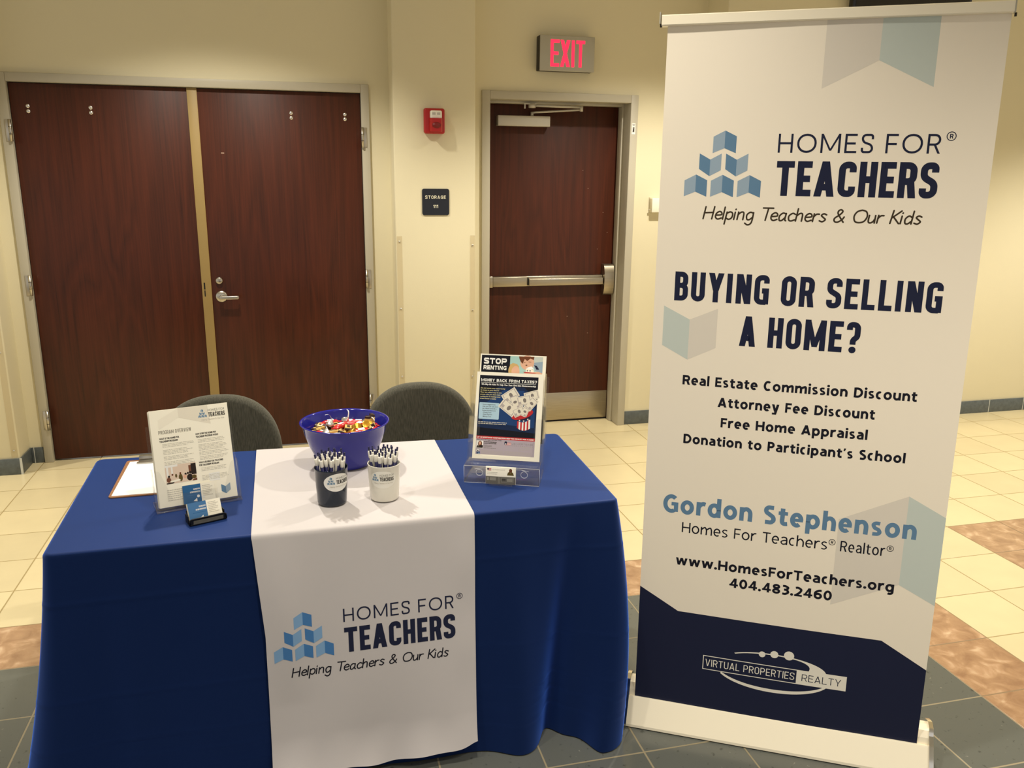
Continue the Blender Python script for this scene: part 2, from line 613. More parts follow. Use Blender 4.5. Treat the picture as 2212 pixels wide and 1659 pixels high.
def glyph(ch, t, w, r):
    """polygons of a capital of height 1, width w, stroke t, corner radius r"""
    l, R, B, T, Mi = t/2, w-t/2, t/2, 1-t/2, .5
    out = []

    def st(pts, closed=False):
        out.extend(ribbon(pts, t, closed))

    def arc(pts, closed=False):
        st(fillet(pts, r, closed), closed)

    def para(x0, x1, y0=0., y1=1., k=1.08):
        out.append([Vector((x0, y0)), Vector((x0+t*k, y0)), Vector((x1+t*k, y1)), Vector((x1, y1))])
    if ch == 'E':
        st([(l, 0), (l, 1)]); st([(0, T), (w, T)]); st([(0, Mi), (w*.9, Mi)]); st([(0, B), (w, B)])
    elif ch == 'F':
        st([(l, 0), (l, 1)]); st([(0, T), (w, T)]); st([(0, Mi-.02), (w*.9, Mi-.02)])
    elif ch == 'L':
        st([(l, 0), (l, 1)]); st([(0, B), (w, B)])
    elif ch == 'T':
        st([(w/2, 0), (w/2, 1)]); st([(0, T), (w, T)])
    elif ch == 'I':
        st([(l, 0), (l, 1)])
    elif ch == 'H':
        st([(l, 0), (l, 1)]); st([(R, 0), (R, 1)]); st([(l, Mi), (R, Mi)])
    elif ch == 'A':
        k = t*1.08
        para(0, w/2-k/2); para(w-k, w/2-k/2)
        st([(w*.2, .27), (w*.8, .27)])
    elif ch in 'OQ':
        arc([(l, B), (R, B), (R, T), (l, T)], True)
    elif ch == 'D':
        st([(l, 0), (l, 1)]); arc([(l, T), (R, T), (R, B), (l, B)])
    elif ch == 'C':
        arc([(R, .70), (R, T), (l, T), (l, B), (R, B), (R, .30)])
    elif ch == 'G':
        arc([(R, .72), (R, T), (l, T), (l, B), (R, B)])
        st([(R, 0.02), (R, .5)]); st([(w*.52, .47), (w, .47)])
    elif ch == 'S':
        arc([(R, .72), (R, T), (l, T), (l, .585), (R, .415), (R, B), (l, B), (l, .28)])
    elif ch == 'U':
        arc([(l, 1), (l, B), (R, B), (R, 1)])
    elif ch == 'P':
        st([(l, 0), (l, 1)]); arc([(l, T), (R, T), (R, .44), (l, .44)])
    elif ch == 'R':
        st([(l, 0), (l, 1)]); arc([(l, T), (R, T), (R, .46), (l, .46)]); para(w-t*1.02, w*.46, 0, .46)
    elif ch == 'B':
        st([(l, 0), (l, 1)]); arc([(l, T), (R-.02*w, T), (R-.02*w, .53), (l, .53)]); arc([(l, .53), (R, .53), (R, B), (l, B)])
    elif ch == 'N':
        st([(l, 0), (l, 1)]); st([(R, 0), (R, 1)]); para(w-t*1.15, 0.0, k=1.15)
    elif ch == 'M':
        st([(l, 0), (l, 1)]); st([(R, 0), (R, 1)])
        para(w/2-t*.45, 0, .12, 1, .95); para(w/2-t*.5, w-t*.95, .12, 1, .95)
    elif ch == 'V':
        k = t*1.08
        para(w/2-k/2, 0); para(w/2-k/2, w-k)
    elif ch == 'W':
        k = t*1.0
        para(w*.25-k/2, 0, k=1); para(w*.25-k/2, w*.5-k/2, k=1); para(w*.75-k/2, w*.5-k/2, k=1); para(w*.75-k/2, w-k, k=1)
    elif ch == 'Y':
        k = t*1.08
        para(w/2-k/2, 0, .40, 1); para(w/2-k/2, w-k, .40, 1); st([(w/2, 0), (w/2, .44)])
    elif ch == 'K':
        st([(l, 0), (l, 1)]); para(l, w-t*1.2, .4, 1, 1.2); para(w-t*1.2, w*.25, 0, .62, 1.2)
    elif ch == 'X':
        para(0, w-t*1.15, k=1.15); para(w-t*1.15, 0, k=1.15)
    elif ch == '?':
        arc([(l, .74), (l, T), (R, T), (R, .52), (w*.5, .42), (w*.5, .27)])
        out.append([Vector((w*.5+t*.62*math.cos(a*PI/6), t*.55+t*.62*math.sin(a*PI/6))) for a in range(12)])
    return out


def ea(cx, cy, rx, ry, a0, a1, n=20):
    return [Vector((cx+rx*math.cos(math.radians(a0+(a1-a0)*k/n)), cy+ry*math.sin(math.radians(a0+(a1-a0)*k/n)))) for k in range(n+1)]


HW = {'a': .66, 'c': .58, 'd': .74, 'e': .70, 'g': .74, 'h': .70, 'i': 0, 'l': 0, 'm': 1.14, 'n': .70, 'o': .76, 'p': .74, 'r': .50, 's': .58, 't': .50, 'u': .70, 'w': 1.10, 'y': .74, 'v': .70,
      'A': .92, 'C': .76, 'D': .84, 'E': .64, 'F': .62, 'G': .86, 'H': .86, 'P': .70, 'R': .76, 'S': .66, 'T': .76, '4': .78, '0': .72, '8': .72, '3': .68, '2': .68, '6': .72, '.': 0, "'": 0, ' ': .34}


def hglyph(ch, t, k):
    """a sans-serif letter of cap height 1 drawn with strokes of width t; k scales its width"""
    w = t if ch in 'il.\'' else HW[ch]*k
    l, R, x = t/2, w-t/2, .755
    B, T = t/2-.012, x-t/2+.012
    th = t*.86                      # horizontals are a little lighter
    o = []

    def st(p, closed=False, q=None):
        o.extend(ribbon(p, q or t, closed))

    def bowl():
        st(ea(w/2, x/2, w/2-t/2, x/2-th/2+.012, 0, 360, 36)[:-1], True)

    def para(x0, x1, y0, y1, q=1.1):
        o.append([Vector((x0, y0)), Vector((x0+t*q, y0)), Vector((x1+t*q, y1)), Vector((x1, y1))])
    if ch in 'ACDEFGHPRST':
        if ch == 'S':
            st(smooth_line([(R-.01, .90), (w*.62, 1-th/2), (w*.38, 1-th/2), (l+.01, .80), (l+.03, .64), (w*.5, .52), (R-.03, .39), (R, .22), (w*.62, th/2), (w*.36, th/2), (l-.02, .10)], 5))
        elif ch in 'CG':
            st(ea(w*.54, .5, w*.54-t/2, .5-th/2+.01, 50 if ch == 'G' else 52, 312 if ch == 'C' else 300, 30))
            if ch == 'G':
                st([(R, .06), (R, .54)]); st([(w*.55, .50), (w, .50)], q=th)
        elif ch == 'D':
            st([(l, 0), (l, 1)]); st([(l, 1-th/2), (w*.38, 1-th/2)]+ea(w*.38, .5, w*.62-t/2, .5-th/2, 88, -88, 20)+[(w*.38, th/2), (l, th/2)])
        else:
            o.extend(glyph(ch, t*(.92 if ch in 'EFT' else 1), w, .24))
    elif ch == 'o':
        bowl()
    elif ch in 'dp':
        bowl()
        st([(R, 0), (R, 1.06)] if ch == 'd' else [(l, -.30), (l, x)])
    elif ch == 'g':
        bowl(); st([(R, x), (R, -.02)]+ea(w/2+.02, -.04, w/2-.02-t/2, .26-th/2, 0, -125, 14))
    elif ch == 'c':
        st(ea(w*.56, x/2, w*.56-t/2, x/2-th/2+.012, 58, 302, 24))
    elif ch == 'e':
        st(ea(w/2, x/2, w/2-t/2, x/2-th/2+.012, 0, 310, 30)); st([(l, x*.49), (w-.01, x*.49)], q=th*.85)
    elif ch == 'a':
        st(smooth_line([(l+.01, x-.13), (w*.42, T+.01), (R-.06, T-.05), (R, x*.58), (R, 0)], 6))
        st(smooth_line([(R, x*.56), (w*.5, x*.54), (l+.02, x*.40), (l+.02, .16), (w*.38, th/2-.01), (R-.06, .11), (R, .24)], 6), q=th)
    elif ch in 'hn':
        st([(l, 0), (l, 1.06 if ch == 'h' else x)])
        st(smooth_line([(l, x*.66), (w*.36, T-.02), (w*.62, T), (R, x*.62), (R, 0)], 6))
    elif ch == 'm':
        c = w/2
        st([(l, 0), (l, x)])
        st(smooth_line([(l, x*.66), (c*.56, T-.01), (c*.8, T), (c, x*.62), (c, 0)], 6))
        st(smooth_line([(c, x*.66), (c+c*.48, T-.01), (c+c*.72, T), (R, x*.62), (R, 0)], 6))
    elif ch == 'u':
        st([(R, 0), (R, x)])
        st(smooth_line([(R, x*.34), (w*.64, B+.02), (w*.38, B), (l, x*.38), (l, x)], 6))
    elif ch == 'r':
        st([(l, 0), (l, x)]); st(smooth_line([(l, x*.60), (w*.45, T-.05), (w*.75, T+.02), (w, T)], 6))
    elif ch == 's':
        st(smooth_line([(R-.01, x-.10), (w*.6, x-th/2+.01), (w*.36, x-th/2), (l, x-.19), (w*.36, x*.54), (w*.66, x*.44), (R, .19), (w*.62, th/2), (w*.36, th/2-.01), (l-.02, .09)], 5), q=th)
    elif ch == 't':
        c = l+.10*k
        st(smooth_line([(c, .93), (c, .5), (c, .20), (c+.10*k, th/2), (w, th/2+.01)], 6)); st([(0, x-th/2), (w, x-th/2)], q=th)
    elif ch in 'il':
        st([(l, 0), (l, x if ch == 'i' else 1.06)])
        if ch == 'i':
            o.append(ea(l, .95, t*.58, t*.56, 0, 342, 18))
    elif ch == 'w':
        for a0, a1 in ((w*.25, 0), (w*.25, w*.5-t*.5), (w*.70, w*.5-t*.5), (w*.70, w-t)):
            para(a0-t*.5+.02, a1, 0, x, 1.0)
    elif ch == 'v':
        para(w/2-t*.5, 0, 0, x); para(w/2-t*.5, w-t*1.1, 0, x)
    elif ch == 'y':
        para(w/2-t*.5, 0, 0, x); para(w*.30, w-t*1.1, -.30, x); st([(w*.08, -.30+th/2), (w*.42, -.30+th/2)], q=th)
    elif ch == '.':
        o.append(ea(l, t*.56, t*.62, t*.60, 0, 342, 18))
    elif ch == "'":
        o.append([Vector((0, .72)), Vector((t*.62, .72)), Vector((t*1.05, 1)), Vector((t*.15, 1))])
    elif ch == '4':
        st([(w*.68, 0), (w*.68, 1)]); o.append([Vector((0, .22)), Vector((t*.9, .22)), Vector((w*.68+t*.3, 1)), Vector((w*.68-t*.6, 1))]); st([(0, .29), (w, .29)], q=th)
    elif ch == '0':
        st(ea(w/2, .5, w/2-t/2, .5-th/2, 0, 360, 36)[:-1], True)
    elif ch == '8':
        st(ea(w/2, .745, w*.46-t/2, .255-th/2, 0, 360, 30)[:-1], True); st(ea(w/2, .27, w/2-t/2, .27-th/2, 0, 360, 30)[:-1], True)
    elif ch == '6':
        st(ea(w/2, .32, w/2-t/2, .32-th/2, 0, 360, 30)[:-1], True); st(smooth_line([(w*.9, 1-th/2), (w*.55, .96-th/2), (l+.02, .66), (l, .34)], 8))
    elif ch == '3':
        st(smooth_line([(l-.02, .90), (w*.45, 1-th/2), (R-.02, .76), (w*.6, .55), (w*.3, .53)], 6)); st(smooth_line([(w*.3, .53), (w*.66, .50), (R, .28), (w*.5, th/2), (l-.03, .10)], 6))
    elif ch == '2':
        st(smooth_line([(l-.01, .87), (w*.45, 1-th/2), (R, .74), (w*.72, .46), (l+.04, th*.6)], 6)); st([(0, th/2), (w, th/2)], q=th)
    return w, o


HAND = {
 'H': (.78, [[(0, 0), (.02, 1)], [(.58, 0), (.6, 1.02)], [(0, .5), (.6, .54)]]),
 'e': (.52, [[(.03, .32), (.38, .37), (.36, .56), (.2, .63), (.03, .45), (.03, .15), (.2, 0), (.42, .1)]]),
 'l': (.2, [[(0, 0), (0, 1)]]),
 'p': (.54, [[(0, .6), (-.02, -.4)], [(0, .48), (.2, .62), (.38, .5), (.38, .15), (.2, 0), (0, .12)]]),
 'i': (.22, [[(0, 0), (0, .6)], [(0, .82), (.01, .85)]]),
 'n': (.56, [[(0, .62), (0, 0)], [(0, .4), (.18, .62), (.35, .55), (.38, 0)]]),
 'g': (.62, [[(.4, .56), (.2, .62), (.02, .4), (.08, .05), (.25, .02), (.4, .2)], [(.42, .6), (.42, -.2), (.22, -.42), (.0, -.28)]]),
 'T': (.6, [[(-.02, 1), (.64, 1)], [(.32, 1), (.28, 0)]]),
 'a': (.6, [[(.4, .56), (.2, .62), (.02, .38), (.06, .04), (.22, .02), (.38, .25)], [(.41, .6), (.4, .12), (.48, 0)]]),
 'c': (.5, [[(.4, .54), (.22, .62), (.02, .4), (.06, .08), (.22, 0), (.42, .1)]]),
 'h': (.56, [[(0, 1), (0, 0)], [(0, .4), (.18, .62), (.35, .55), (.38, 0)]]),
 'r': (.42, [[(0, .62), (0, 0)], [(0, .36), (.14, .58), (.32, .6)]]),
 's': (.5, [[(.36, .56), (.18, .64), (.05, .5), (.2, .34), (.35, .18), (.2, 0), (0, .07)]]),
 '&': (.82, [[(.62, 0), (.2, .62), (.16, .88), (.3, 1), (.43, .85), (.3, .6), (.03, .3), (.07, .05), (.27, 0), (.5, .2), (.6, .42)]]),
 'O': (.92, [[(.4, 1), (.12, .86), (0, .5), (.12, .1), (.4, 0), (.68, .12), (.8, .5), (.68, .88), (.4, 1)]]),
 'u': (.56, [[(0, .6), (.02, .12), (.15, 0), (.3, .1), (.38, .3)], [(.38, .6), (.41, 0)]]),
 'K': (.62, [[(0, 0), (.04, 1.02)], [(.52, 1), (.04, .45)], [(.12, .52), (.52, 0)]]),
 'd': (.6, [[(.4, .5), (.2, .62), (.02, .38), (.06, .05), (.22, 0), (.4, .2)], [(.42, 1), (.43, 0)]]),
 ' ': (.38, []),
}
_TXT = {}


def bfont(body, bold, shear=0.0):
    key = (body, bold, shear)
    if key not in _TXT:
        c = bpy.data.curves.new('lettering', 'FONT')
        c.body = body; c.size = 1; c.resolution_u = 3; c.offset = bold; c.shear = shear
        c.space_character = 1.0 + bold*1.6
        o = bpy.data.objects.new('lettering', c)
        COL.objects.link(o)
        dg = bpy.context.evaluated_depsgraph_get()
        me = bpy.data.meshes.new_from_object(o.evaluated_get(dg))
        _TXT[key] = ([(v.co.x, v.co.y) for v in me.vertices], [tuple(p.vertices) for p in me.polygons])
        bpy.data.objects.remove(o); bpy.data.curves.remove(c); bpy.data.meshes.remove(me)
    return _TXT[key]


class Print:
    """flat artwork in (u, v); each piece: polygon, ink, layer"""

    def __init__(self):
        self.items = []
        self.T = lambda p: p

    def poly(self, pts, ink, layer=0):
        self.items.append(([self.T((p[0], p[1])) for p in pts], ink, layer))

    def rect(self, x0, y0, x1, y1, ink, layer=0):
        self.poly([(x0, y0), (x1, y0), (x1, y1), (x0, y1)], ink, layer)

    def ell(self, x, y, rx, ry, ink, layer=0, n=24):
        self.poly([(x+rx*math.cos(2*PI*k/n), y+ry*math.sin(2*PI*k/n)) for k in range(n)], ink, layer)

    def stroke(self, pts, w, ink, layer=0, closed=False, cap=False):
        for q in ribbon(pts, w, closed, cap):
            self.poly(q, ink, layer)

    def text(self, body, x0, x1, y, cap, ink, bold=0.0, layer=1, shear=0.0):
        vs, fs = bfont(body, bold, shear)
        xa, xb = min(v[0] for v in vs), max(v[0] for v in vs)
        if x1 is None:
            kx = cap/.682; x1 = x0 + (xb-xa)*kx
        kx = (x1-x0)/(xb-xa); ky = cap/(.682+2*bold)
        for f in fs:
            self.poly([(x0+(vs[i][0]-xa)*kx, y+(vs[i][1]+bold)*ky) for i in f], ink, layer)

    def caps(self, body, x0, x1, y, h, t, w, gap, ink, layer=1, r=None, wide=None):
        """drawn capitals; t, w, gap, r are fractions of the height before the line is fitted to x0..x1"""
        ww = dict(GW)
        if wide:
            ww.update(wide)
        x, pl = 0.0, []
        for ch in body:
            if ch == ' ':
                x += w*ww[' ']; continue
            cw = t if ch == 'I' else w*ww.get(ch, 1.0)
            pl.append((x, ch, cw)); x += cw+gap
        tot = x-gap
        k = (x1-x0)/tot
        # keep strokes even after the line is fitted: widths are scaled, the stroke is not
        for gx, ch, cw in pl:
            for q in glyph(ch, t, cw*k/h if ch != 'I' else t, (r if r is not None else cw*k/h*.42)):
                self.poly([(x0+gx*k+p[0]*h, y+p[1]*h) for p in q], ink, layer)

    def sans(self, body, x0, x1, y, h, t, ink, layer=1, gap=.125):
        tot = lambda k: sum((t if c in "il.'" else HW[c]*k) for c in body)+gap*(len(body)-1)
        k = ((x1-x0)/h-tot(0))/(tot(1)-tot(0))
        x = 0
        for c in body:
            if c == ' ':
                x += HW[' ']*k+gap; continue
            w, ps = hglyph(c, t, k)
            for q in ps:
                self.poly([(x0+(x+p[0])*h, y+p[1]*h) for p in q], ink, layer)
            x += w+gap

    def hand(self, body, x0, x1, y, cap, t, ink, layer=1, slant=.17):
        x, pl = 0.0, []
        for ch in body:
            adv, st = HAND[ch]
            pl.append((x, st)); x += adv
        k = (x1-x0)/(x-.12)
        for gx, st in pl:
            for s in st:
                pts = [Vector((x0+(gx+p[0])*k+p[1]*slant*cap, y+p[1]*cap)) for p in smooth_line(s, 5)]
                self.stroke(pts, t, ink, layer, cap=True)

    def reg(self, x, y, r, ink, layer=1):
        self.stroke([(x+r*math.cos(2*PI*k/24), y+r*math.sin(2*PI*k/24)) for k in range(24)], r*.2, ink, layer, closed=True)
        for q in glyph('R', .2, .7, .28):
            self.poly([(x-r*.36+p[0]*r*1.1, y-r*.55+p[1]*r*1.1) for p in q], ink, layer)

    def lines(self, x0, x1, y0, n, step, h, ink, seed=1, layer=0, ragged=.25):
        rnd = random.Random(seed)
        for i in range(n):
            xe = x1-(x1-x0)*(rnd.random()*ragged)
            x = x0
            while x < xe:
                wl = (x1-x0)*(.05+.11*rnd.random())
                self.rect(x, y0-i*step-h, min(x+wl, xe), y0-i*step, ink, layer)
                x += wl+(x1-x0)*.018

    def slice(self, us):
        """cut wide pieces along the lines u = us so that they follow a bent sheet"""
        out = []

        def clip(pts, a, sgn):
            r = []
            for p, q in zip(pts, pts[1:]+pts[:1]):
                dp, dq = (p[0]-a)*sgn, (q[0]-a)*sgn
                if dp >= 0:
                    r.append(p)
                if (dp > 0 > dq) or (dp < 0 < dq):
                    f = dp/(dp-dq); r.append((a, p[1]+(q[1]-p[1])*f))
            return r
        for pts, ink, layer in self.items:
            pts = [(p[0], p[1]) for p in pts]
            lo, hi = min(p[0] for p in pts), max(p[0] for p in pts)
            if hi-lo < .06:
                out.append((pts, ink, layer)); continue
            cuts = [lo-1]+[a for a in us if lo < a < hi]+[hi+1]
            for a, b in zip(cuts, cuts[1:]):
                q = clip(clip(pts, a, 1), b, -1)
                if len(q) > 2:
                    out.append((q, ink, layer))
        self.items = out

    def stamp(self, mb, fn, lift=.0004, step=.00022):
        for k, (pts, ink, layer) in enumerate(self.items):     # overlapping strokes sit a hair apart
            mb.face([fn(p[0], p[1], lift+layer*step+(k % 9)*5e-6) for p in pts], ink)


CUBES = []
_ct, _cw = .046, .0315


def _cube_up(cx, top):      # roof-shaped: ridge in the middle high
    CUBES.append(('L', [(cx-.0305, top-.016), (cx, top), (cx, top-.046), (cx-.0305, top-.059)]))
    CUBES.append(('D', [(cx, top), (cx+.0305, top-.015), (cx+.0305, top-.059), (cx, top-.046)]))


def _cube_dn(cx, top):
    CUBES.append(('D', [(cx-.029, top), (cx, top-.016), (cx, top-.060), (cx-.029, top-.041)]))
    CUBES.append(('L', [(cx, top-.016), (cx+.0295, top), (cx+.0295, top-.044), (cx, top-.060)]))


_cube_up(-.2455, 1.725)
_cube_dn(-.281, 1.665); _cube_dn(-.211, 1.665)
_cube_up(-.3165, 1.609); _cube_up(-.2455, 1.609); _cube_up(-.1745, 1.609)


def draw_logo(P, T, tag_ink='ink_brown', small=False, cubes=('cube_light', 'cube_dark')):
    old = P.T
    P.T = lambda p: T(p)
    for k, q in CUBES:
        P.poly(q, cubes[0] if k == 'L' else cubes[1], 1)
    a, b = ('logo_text_grey', 'text_dark') if small else ('ink_navy', 'ink_navy')
    P.caps('HOMES FOR', -.107, .289, 1.668, .0485, .112, .86, .21, a, r=None, wide={'O': 1.12, 'M': 1.12, 'E': .68, 'F': .66, 'S': .68, 'R': .72, 'H': .86, ' ': .45})
    P.caps('TEACHERS', -.106, .293, 1.556, .0905, .188, .42, .075, b, r=.18, wide={'A': 1.18, 'T': 1.05, 'E': .86})
    if not small:
        P.reg(.312, 1.711, .0105, a)
        P.hand('Helping Teachers & Our Kids', -.291, .262, 1.4905, .0325, .0042, tag_ink)
    else:
        P.hand('Helping Teachers & Our Kids', -.281, .262, 1.4905, .03, .005, 'text_grey')
    P.T = old


# ------------------------------------------------------------------ floor and ceiling
mb = MB()
for i in range(-22, 24):
    for j in range(-30, 2):
        if j >= -7 or (i >= 2 and j >= -8 and i < 4) or (2 <= i < 4):
            m = 'tile_cream'
        elif i >= 4:
            m = 'tile_brown' if j < -7 and (i == 4 or j == -8) else 'tile_cream'
        elif j == -8 or i == 1:
            m = 'tile_brown'
        else:
            m = 'tile_grey'
        if i < 2 and j >= -7:
            m = 'tile_cream'
        x0, y0 = i*TILE, j*TILE
        mb.face([(x0, y0, 0), (x0+TILE, y0, 0), (x0+TILE, y0+TILE, 0), (x0, y0+TILE, 0)], m)
fl = mb.build('floor', merge=True)
tag(fl, 'cream tiled floor with brown bands and a dark grey tiled field', 'floor', kind='structure')
mb = MB()
mb.box((-6.8, -9.2, CEIL), (7.0, .7, CEIL+.1), 'ceiling_paint')
struct('ceiling', mb, 'plain pale ceiling over the hall', 'ceiling')

# ------------------------------------------------------------------ walls
YW, YP, YR = -.150, -.340, -.420
mb = MB()
mb.box((-6.8, YP, 0), (-3.42, .4, CEIL), 'wall_paint', .006)
struct('wall_left', mb, 'cream wall pier left of the double doors', 'wall')
mb = MB()
mb.box((-3.42, YW, 0), (-3.345, .4, CEIL), 'wall_paint')
mb.box((-1.402, YW, 0), (-1.284, .4, CEIL), 'wall_paint')
mb.box((-3.345, YW, 2.168), (-1.402, .4, CEIL), 'wall_paint')
mb.box((-.805, YW, 0), (-.729, .4, CEIL), 'wall_paint')
mb.box((.278, YW, 0), (.75, .4, CEIL), 'wall_paint')
mb.box((-.729, YW, 2.160), (.278, .4, CEIL), 'wall_paint')
mb.box((-1.284, YP, 0), (-.805, .38, CEIL), 'wall_paint', .008, 3)
struct('wall_back', mb, 'cream wall with two door recesses and a pilaster between them', 'wall')
mb = MB()
mb.box((.72, YR, 0), (7.0, .4, CEIL), 'wall_paint', .006)
struct('wall_right', mb, 'cream wall beyond the tall banner', 'wall')


def baseboard(name, x0, x1, y, tiles, ends=(), label=''):
    mb = MB()
    mb.box((x0, y-.008, .0), (x1, y, .094), 'base_tile', .002)
    for tx in tiles:
        mb.box((tx-.0025, y-.0086, 0), (tx+.0025, y-.006, .0945), 'base_grout')
    for (xx, ya, yb, s) in ends:
        mb.box((min(xx, xx+s*.008), ya, 0), (max(xx, xx+s*.008), yb, .094), 'base_tile', .002)
        mb.box((xx-.001, y-.0095, 0), (xx+s*.0095+.001, y-.004, .0945), 'base_grout')
    return struct(name, mb, label, 'baseboard')


baseboard('baseboard_left', -6.8, -3.42, YP, (-3.75, -4.06), ((-3.42, YP, YW, 1),), 'grey stone baseboard on the pier left of the double doors')
mb = MB()
mb.box((-3.412, YW-.008, 0), (-3.347, YW, .094), 'base_tile', .002)
mb.box((-3.3995, YW-.0086, 0), (-3.3955, YW-.006, .0945), 'base_grout')
mb.box((-1.400, YW-.008, 0), (-1.286, YW, .094), 'base_tile', .002)
struct('baseboard_alcove', mb, 'short grey baseboard pieces beside the double door frame', 'baseboard')
baseboard('baseboard_center', -1.284, -.805, YP, (-1.05,), (), 'grey stone baseboard on the pilaster behind the chair')
baseboard('baseboard_back', .280, .72, YW, (.60,), (), 'grey stone baseboard right of the single door')
baseboard('baseboard_right', .72, 7.0, YR, (2.44, 2.745, 3.05, 3.355, 3.66), (), 'dark grey stone baseboard on the wall beyond the banner')

# ------------------------------------------------------------------ double doors
FRONT = -.168


def door_frame(name, x0, x1, top, face, y0, y1, label, right_face=None):
    mb = MB()
    rf = right_face or face
    mb.box((x0, FRONT, 0), (x0+face, y1, top), 'frame_paint', .003)
    mb.box((x1-rf, FRONT, 0), (x1, y1, top), 'frame_paint', .003)
    mb.box((x0+face, FRONT, top-face), (x1-rf, y1, top), 'frame_paint', .003)
    return mb


mb = door_frame('f', -3.345, -1.402, 2.168, .047, FRONT, .05, '')
mb.box((-3.298, -.085, 0), (-3.278, .05, 2.121), 'frame_paint')
mb.box((-1.469, -.085, 0), (-1.449, .05, 2.121), 'frame_paint')
mb.box((-3.278, -.085, 2.101), (-1.469, .05, 2.121), 'frame_paint')
tf = struct('trim_1', mb, 'greige steel frame around the double doors', 'door frame')


def hinge(x, z, side, parent):
    h = MB()
    h.lathe([(0, -.057), (.0085, -.057), (.0085, .057), (0, .057)], 'satin_steel', 12, Matrix.Translation((x, FRONT-.009, z)))
    for k in (-.019, .019):
        h.lathe([(.0092, k-.0012), (.0092, k+.0012)], 'dark_gap', 12, Matrix.Translation((x, FRONT-.009, z)))
    h.box((x-(.026 if side < 0 else 0), FRONT-.004, z-.056), (x+(.026 if side > 0 else 0), FRONT-.0005, z+.056), 'satin_steel', .001)
    return h.build('hinge', parent)


for hz in (1.872, 1.043, .258):
    hinge(-3.299, hz, -1, tf)
    hinge(-1.446, hz, 1, tf)
DF = -.140
mb = MB()
mb.box((-3.2945, DF, .010), (-2.401, DF+.045, 2.117), 'door_wood', .0015)
d1 = struct('door_1', mb, 'left leaf of the dark mahogany double door', 'door')
mb = MB()
mb.box((-2.350, DF, .010), (-1.4525, DF+.045, 2.117), 'door_wood', .0015)
mb.box((-2.243, DF-.0006, 1.770), (-2.226, DF+.001, 1.7745), 'scratch')
d2 = struct('door_2', mb, 'right leaf of the dark mahogany double door with lever handle', 'door')
for d, xs in ((d1, (-3.211, -2.902)), (d2, (-1.845, -1.541))):
    for x in xs:
        for z in (2.0, 1.9735):
            h = MB()
            h.lathe([(0, .0065), (.005, .006), (.009, .0038), (.0115, .001), (.0115, -.001)], 'bolt_steel', 18, frame((x, DF, z), (1, 0, 0), (0, 0, 1)))
            h.build('through_bolt', d)
mb = MB()
mb.box((-2.402, DF-.009, .006), (-2.349, DF+.04, 2.119), 'tan_paint', .001)
mb.box((-2.390, DF-.0094, .955), (-2.3835, DF-.006, .992), 'dark_gap')
mb.box((-2.391, DF-.0094, .996), (-2.3825, DF-.006, 1.037), 'dark_gap')
a = mb.build('astragal', d2)
tag(a, 'tan painted metal strip down the meeting edge')
mb = MB()
mb.lathe([(0, .019), (.015, .019), (.0195, .016), (.0205, .002), (.0205, 0)], 'satin_steel', 28, frame((-2.303, DF, 1.047), (1, 0, 0), (0, 0, 1)))
mb.box((-2.3042, DF-.0196, 1.041), (-2.3018, DF-.0188, 1.054), 'dark_gap')
mb.build('lock_cylinder', d2)
mb = MB()
mb.lathe([(0, .010), (.02, .0095), (.030, .006), (.034, .002), (.034, 0)], 'satin_steel', 32, frame((-2.297, DF, .952), (1, 0, 0), (0, 0, 1)))
hd = mb.build('door_handle', d2)
mb = MB()
mb.tube([(-2.297, DF-.006, .952), (-2.297, DF-.05, .952)], .0105, 'satin_steel', 14)
mb.box((-2.306, DF-.062, .941), (-2.198, DF-.046, .962), 'satin_steel', .005, 3)
mb.box((-2.206, DF-.058, .9425), (-2.196, DF-.03, .9605), 'satin_steel', .003, 2)
mb.build('lever', hd)

# ------------------------------------------------------------------ single exit door
mb = MB()
FX0, FX1, FT = -.729, .278, 2.160
mb.box((FX0, FRONT, 0), (-.678, .075, FT), 'frame_paint', .003)
mb.box((.228, FRONT, 0), (FX1, .075, FT), 'frame_paint', .003)
mb.box((-.678, FRONT, 2.112), (.228, .075, FT), 'frame_paint', .003)
mb.box((.212, -.060, 0), (.229, .008, 2.112), 'frame_paint', .002)
mb.box((-.679, -.060, 0), (-.664, .008, 2.112), 'frame_paint', .002)
mb.box((-.664, -.060, 2.097), (.212, .008, 2.113), 'frame_paint', .002)
te = struct('trim_2', mb, 'greige steel frame around the single exit door', 'door frame')
mb = MB()
mb.box((.238, FRONT-.0012, 1.925), (.262, FRONT, 1.992), 'label_white')
for z, w in ((1.986, .018), (1.978, .014)):
    mb.box((.250-w/2, FRONT-.0016, z-.002), (.250+w/2, FRONT-.001, z), 'text_dark')
mb.box((.244, FRONT-.0016, 1.938), (.256, FRONT-.001, 1.968), 'text_mid')
mb.box((.247, FRONT-.0019, 1.942), (.254, FRONT-.001, 1.955), 'text_dark')
tag(mb.build('rating_sticker', te), 'small white printed sticker')
mb = MB()
mb.box((-.674, .012, .012), (.2245, .057, 2.108), 'door_wood', .0015)
for (x, z) in ((-.02, 1.70), (.02, 1.585), (.13, 1.43), (.165, 1.30), (-.1, .74), (.05, .62), (.1, 1.19)):
    mb.box((x, .0113, z), (x+.006, .0125, z+.0016), 'scratch')
d3 = struct('door_3', mb, 'dark mahogany single door with push bar under the exit sign', 'door')
DY = .012
mb = MB()
mb.box((-.664, DY-.0022, .014), (.2085, DY, .208), 'brushed_steel', .0006)
tag(mb.build('kick_plate', d3), 'brushed steel kick plate')
mb = MB()
mb.box((-.600, DY-.055, 1.964), (-.262, DY, 2.027), 'closer_paint', .003)
cl = mb.build('door_closer', d3)
mb = MB()
pv = (-.375, DY-.03, 2.046)
el = (-.075, DY-.105, 2.068)
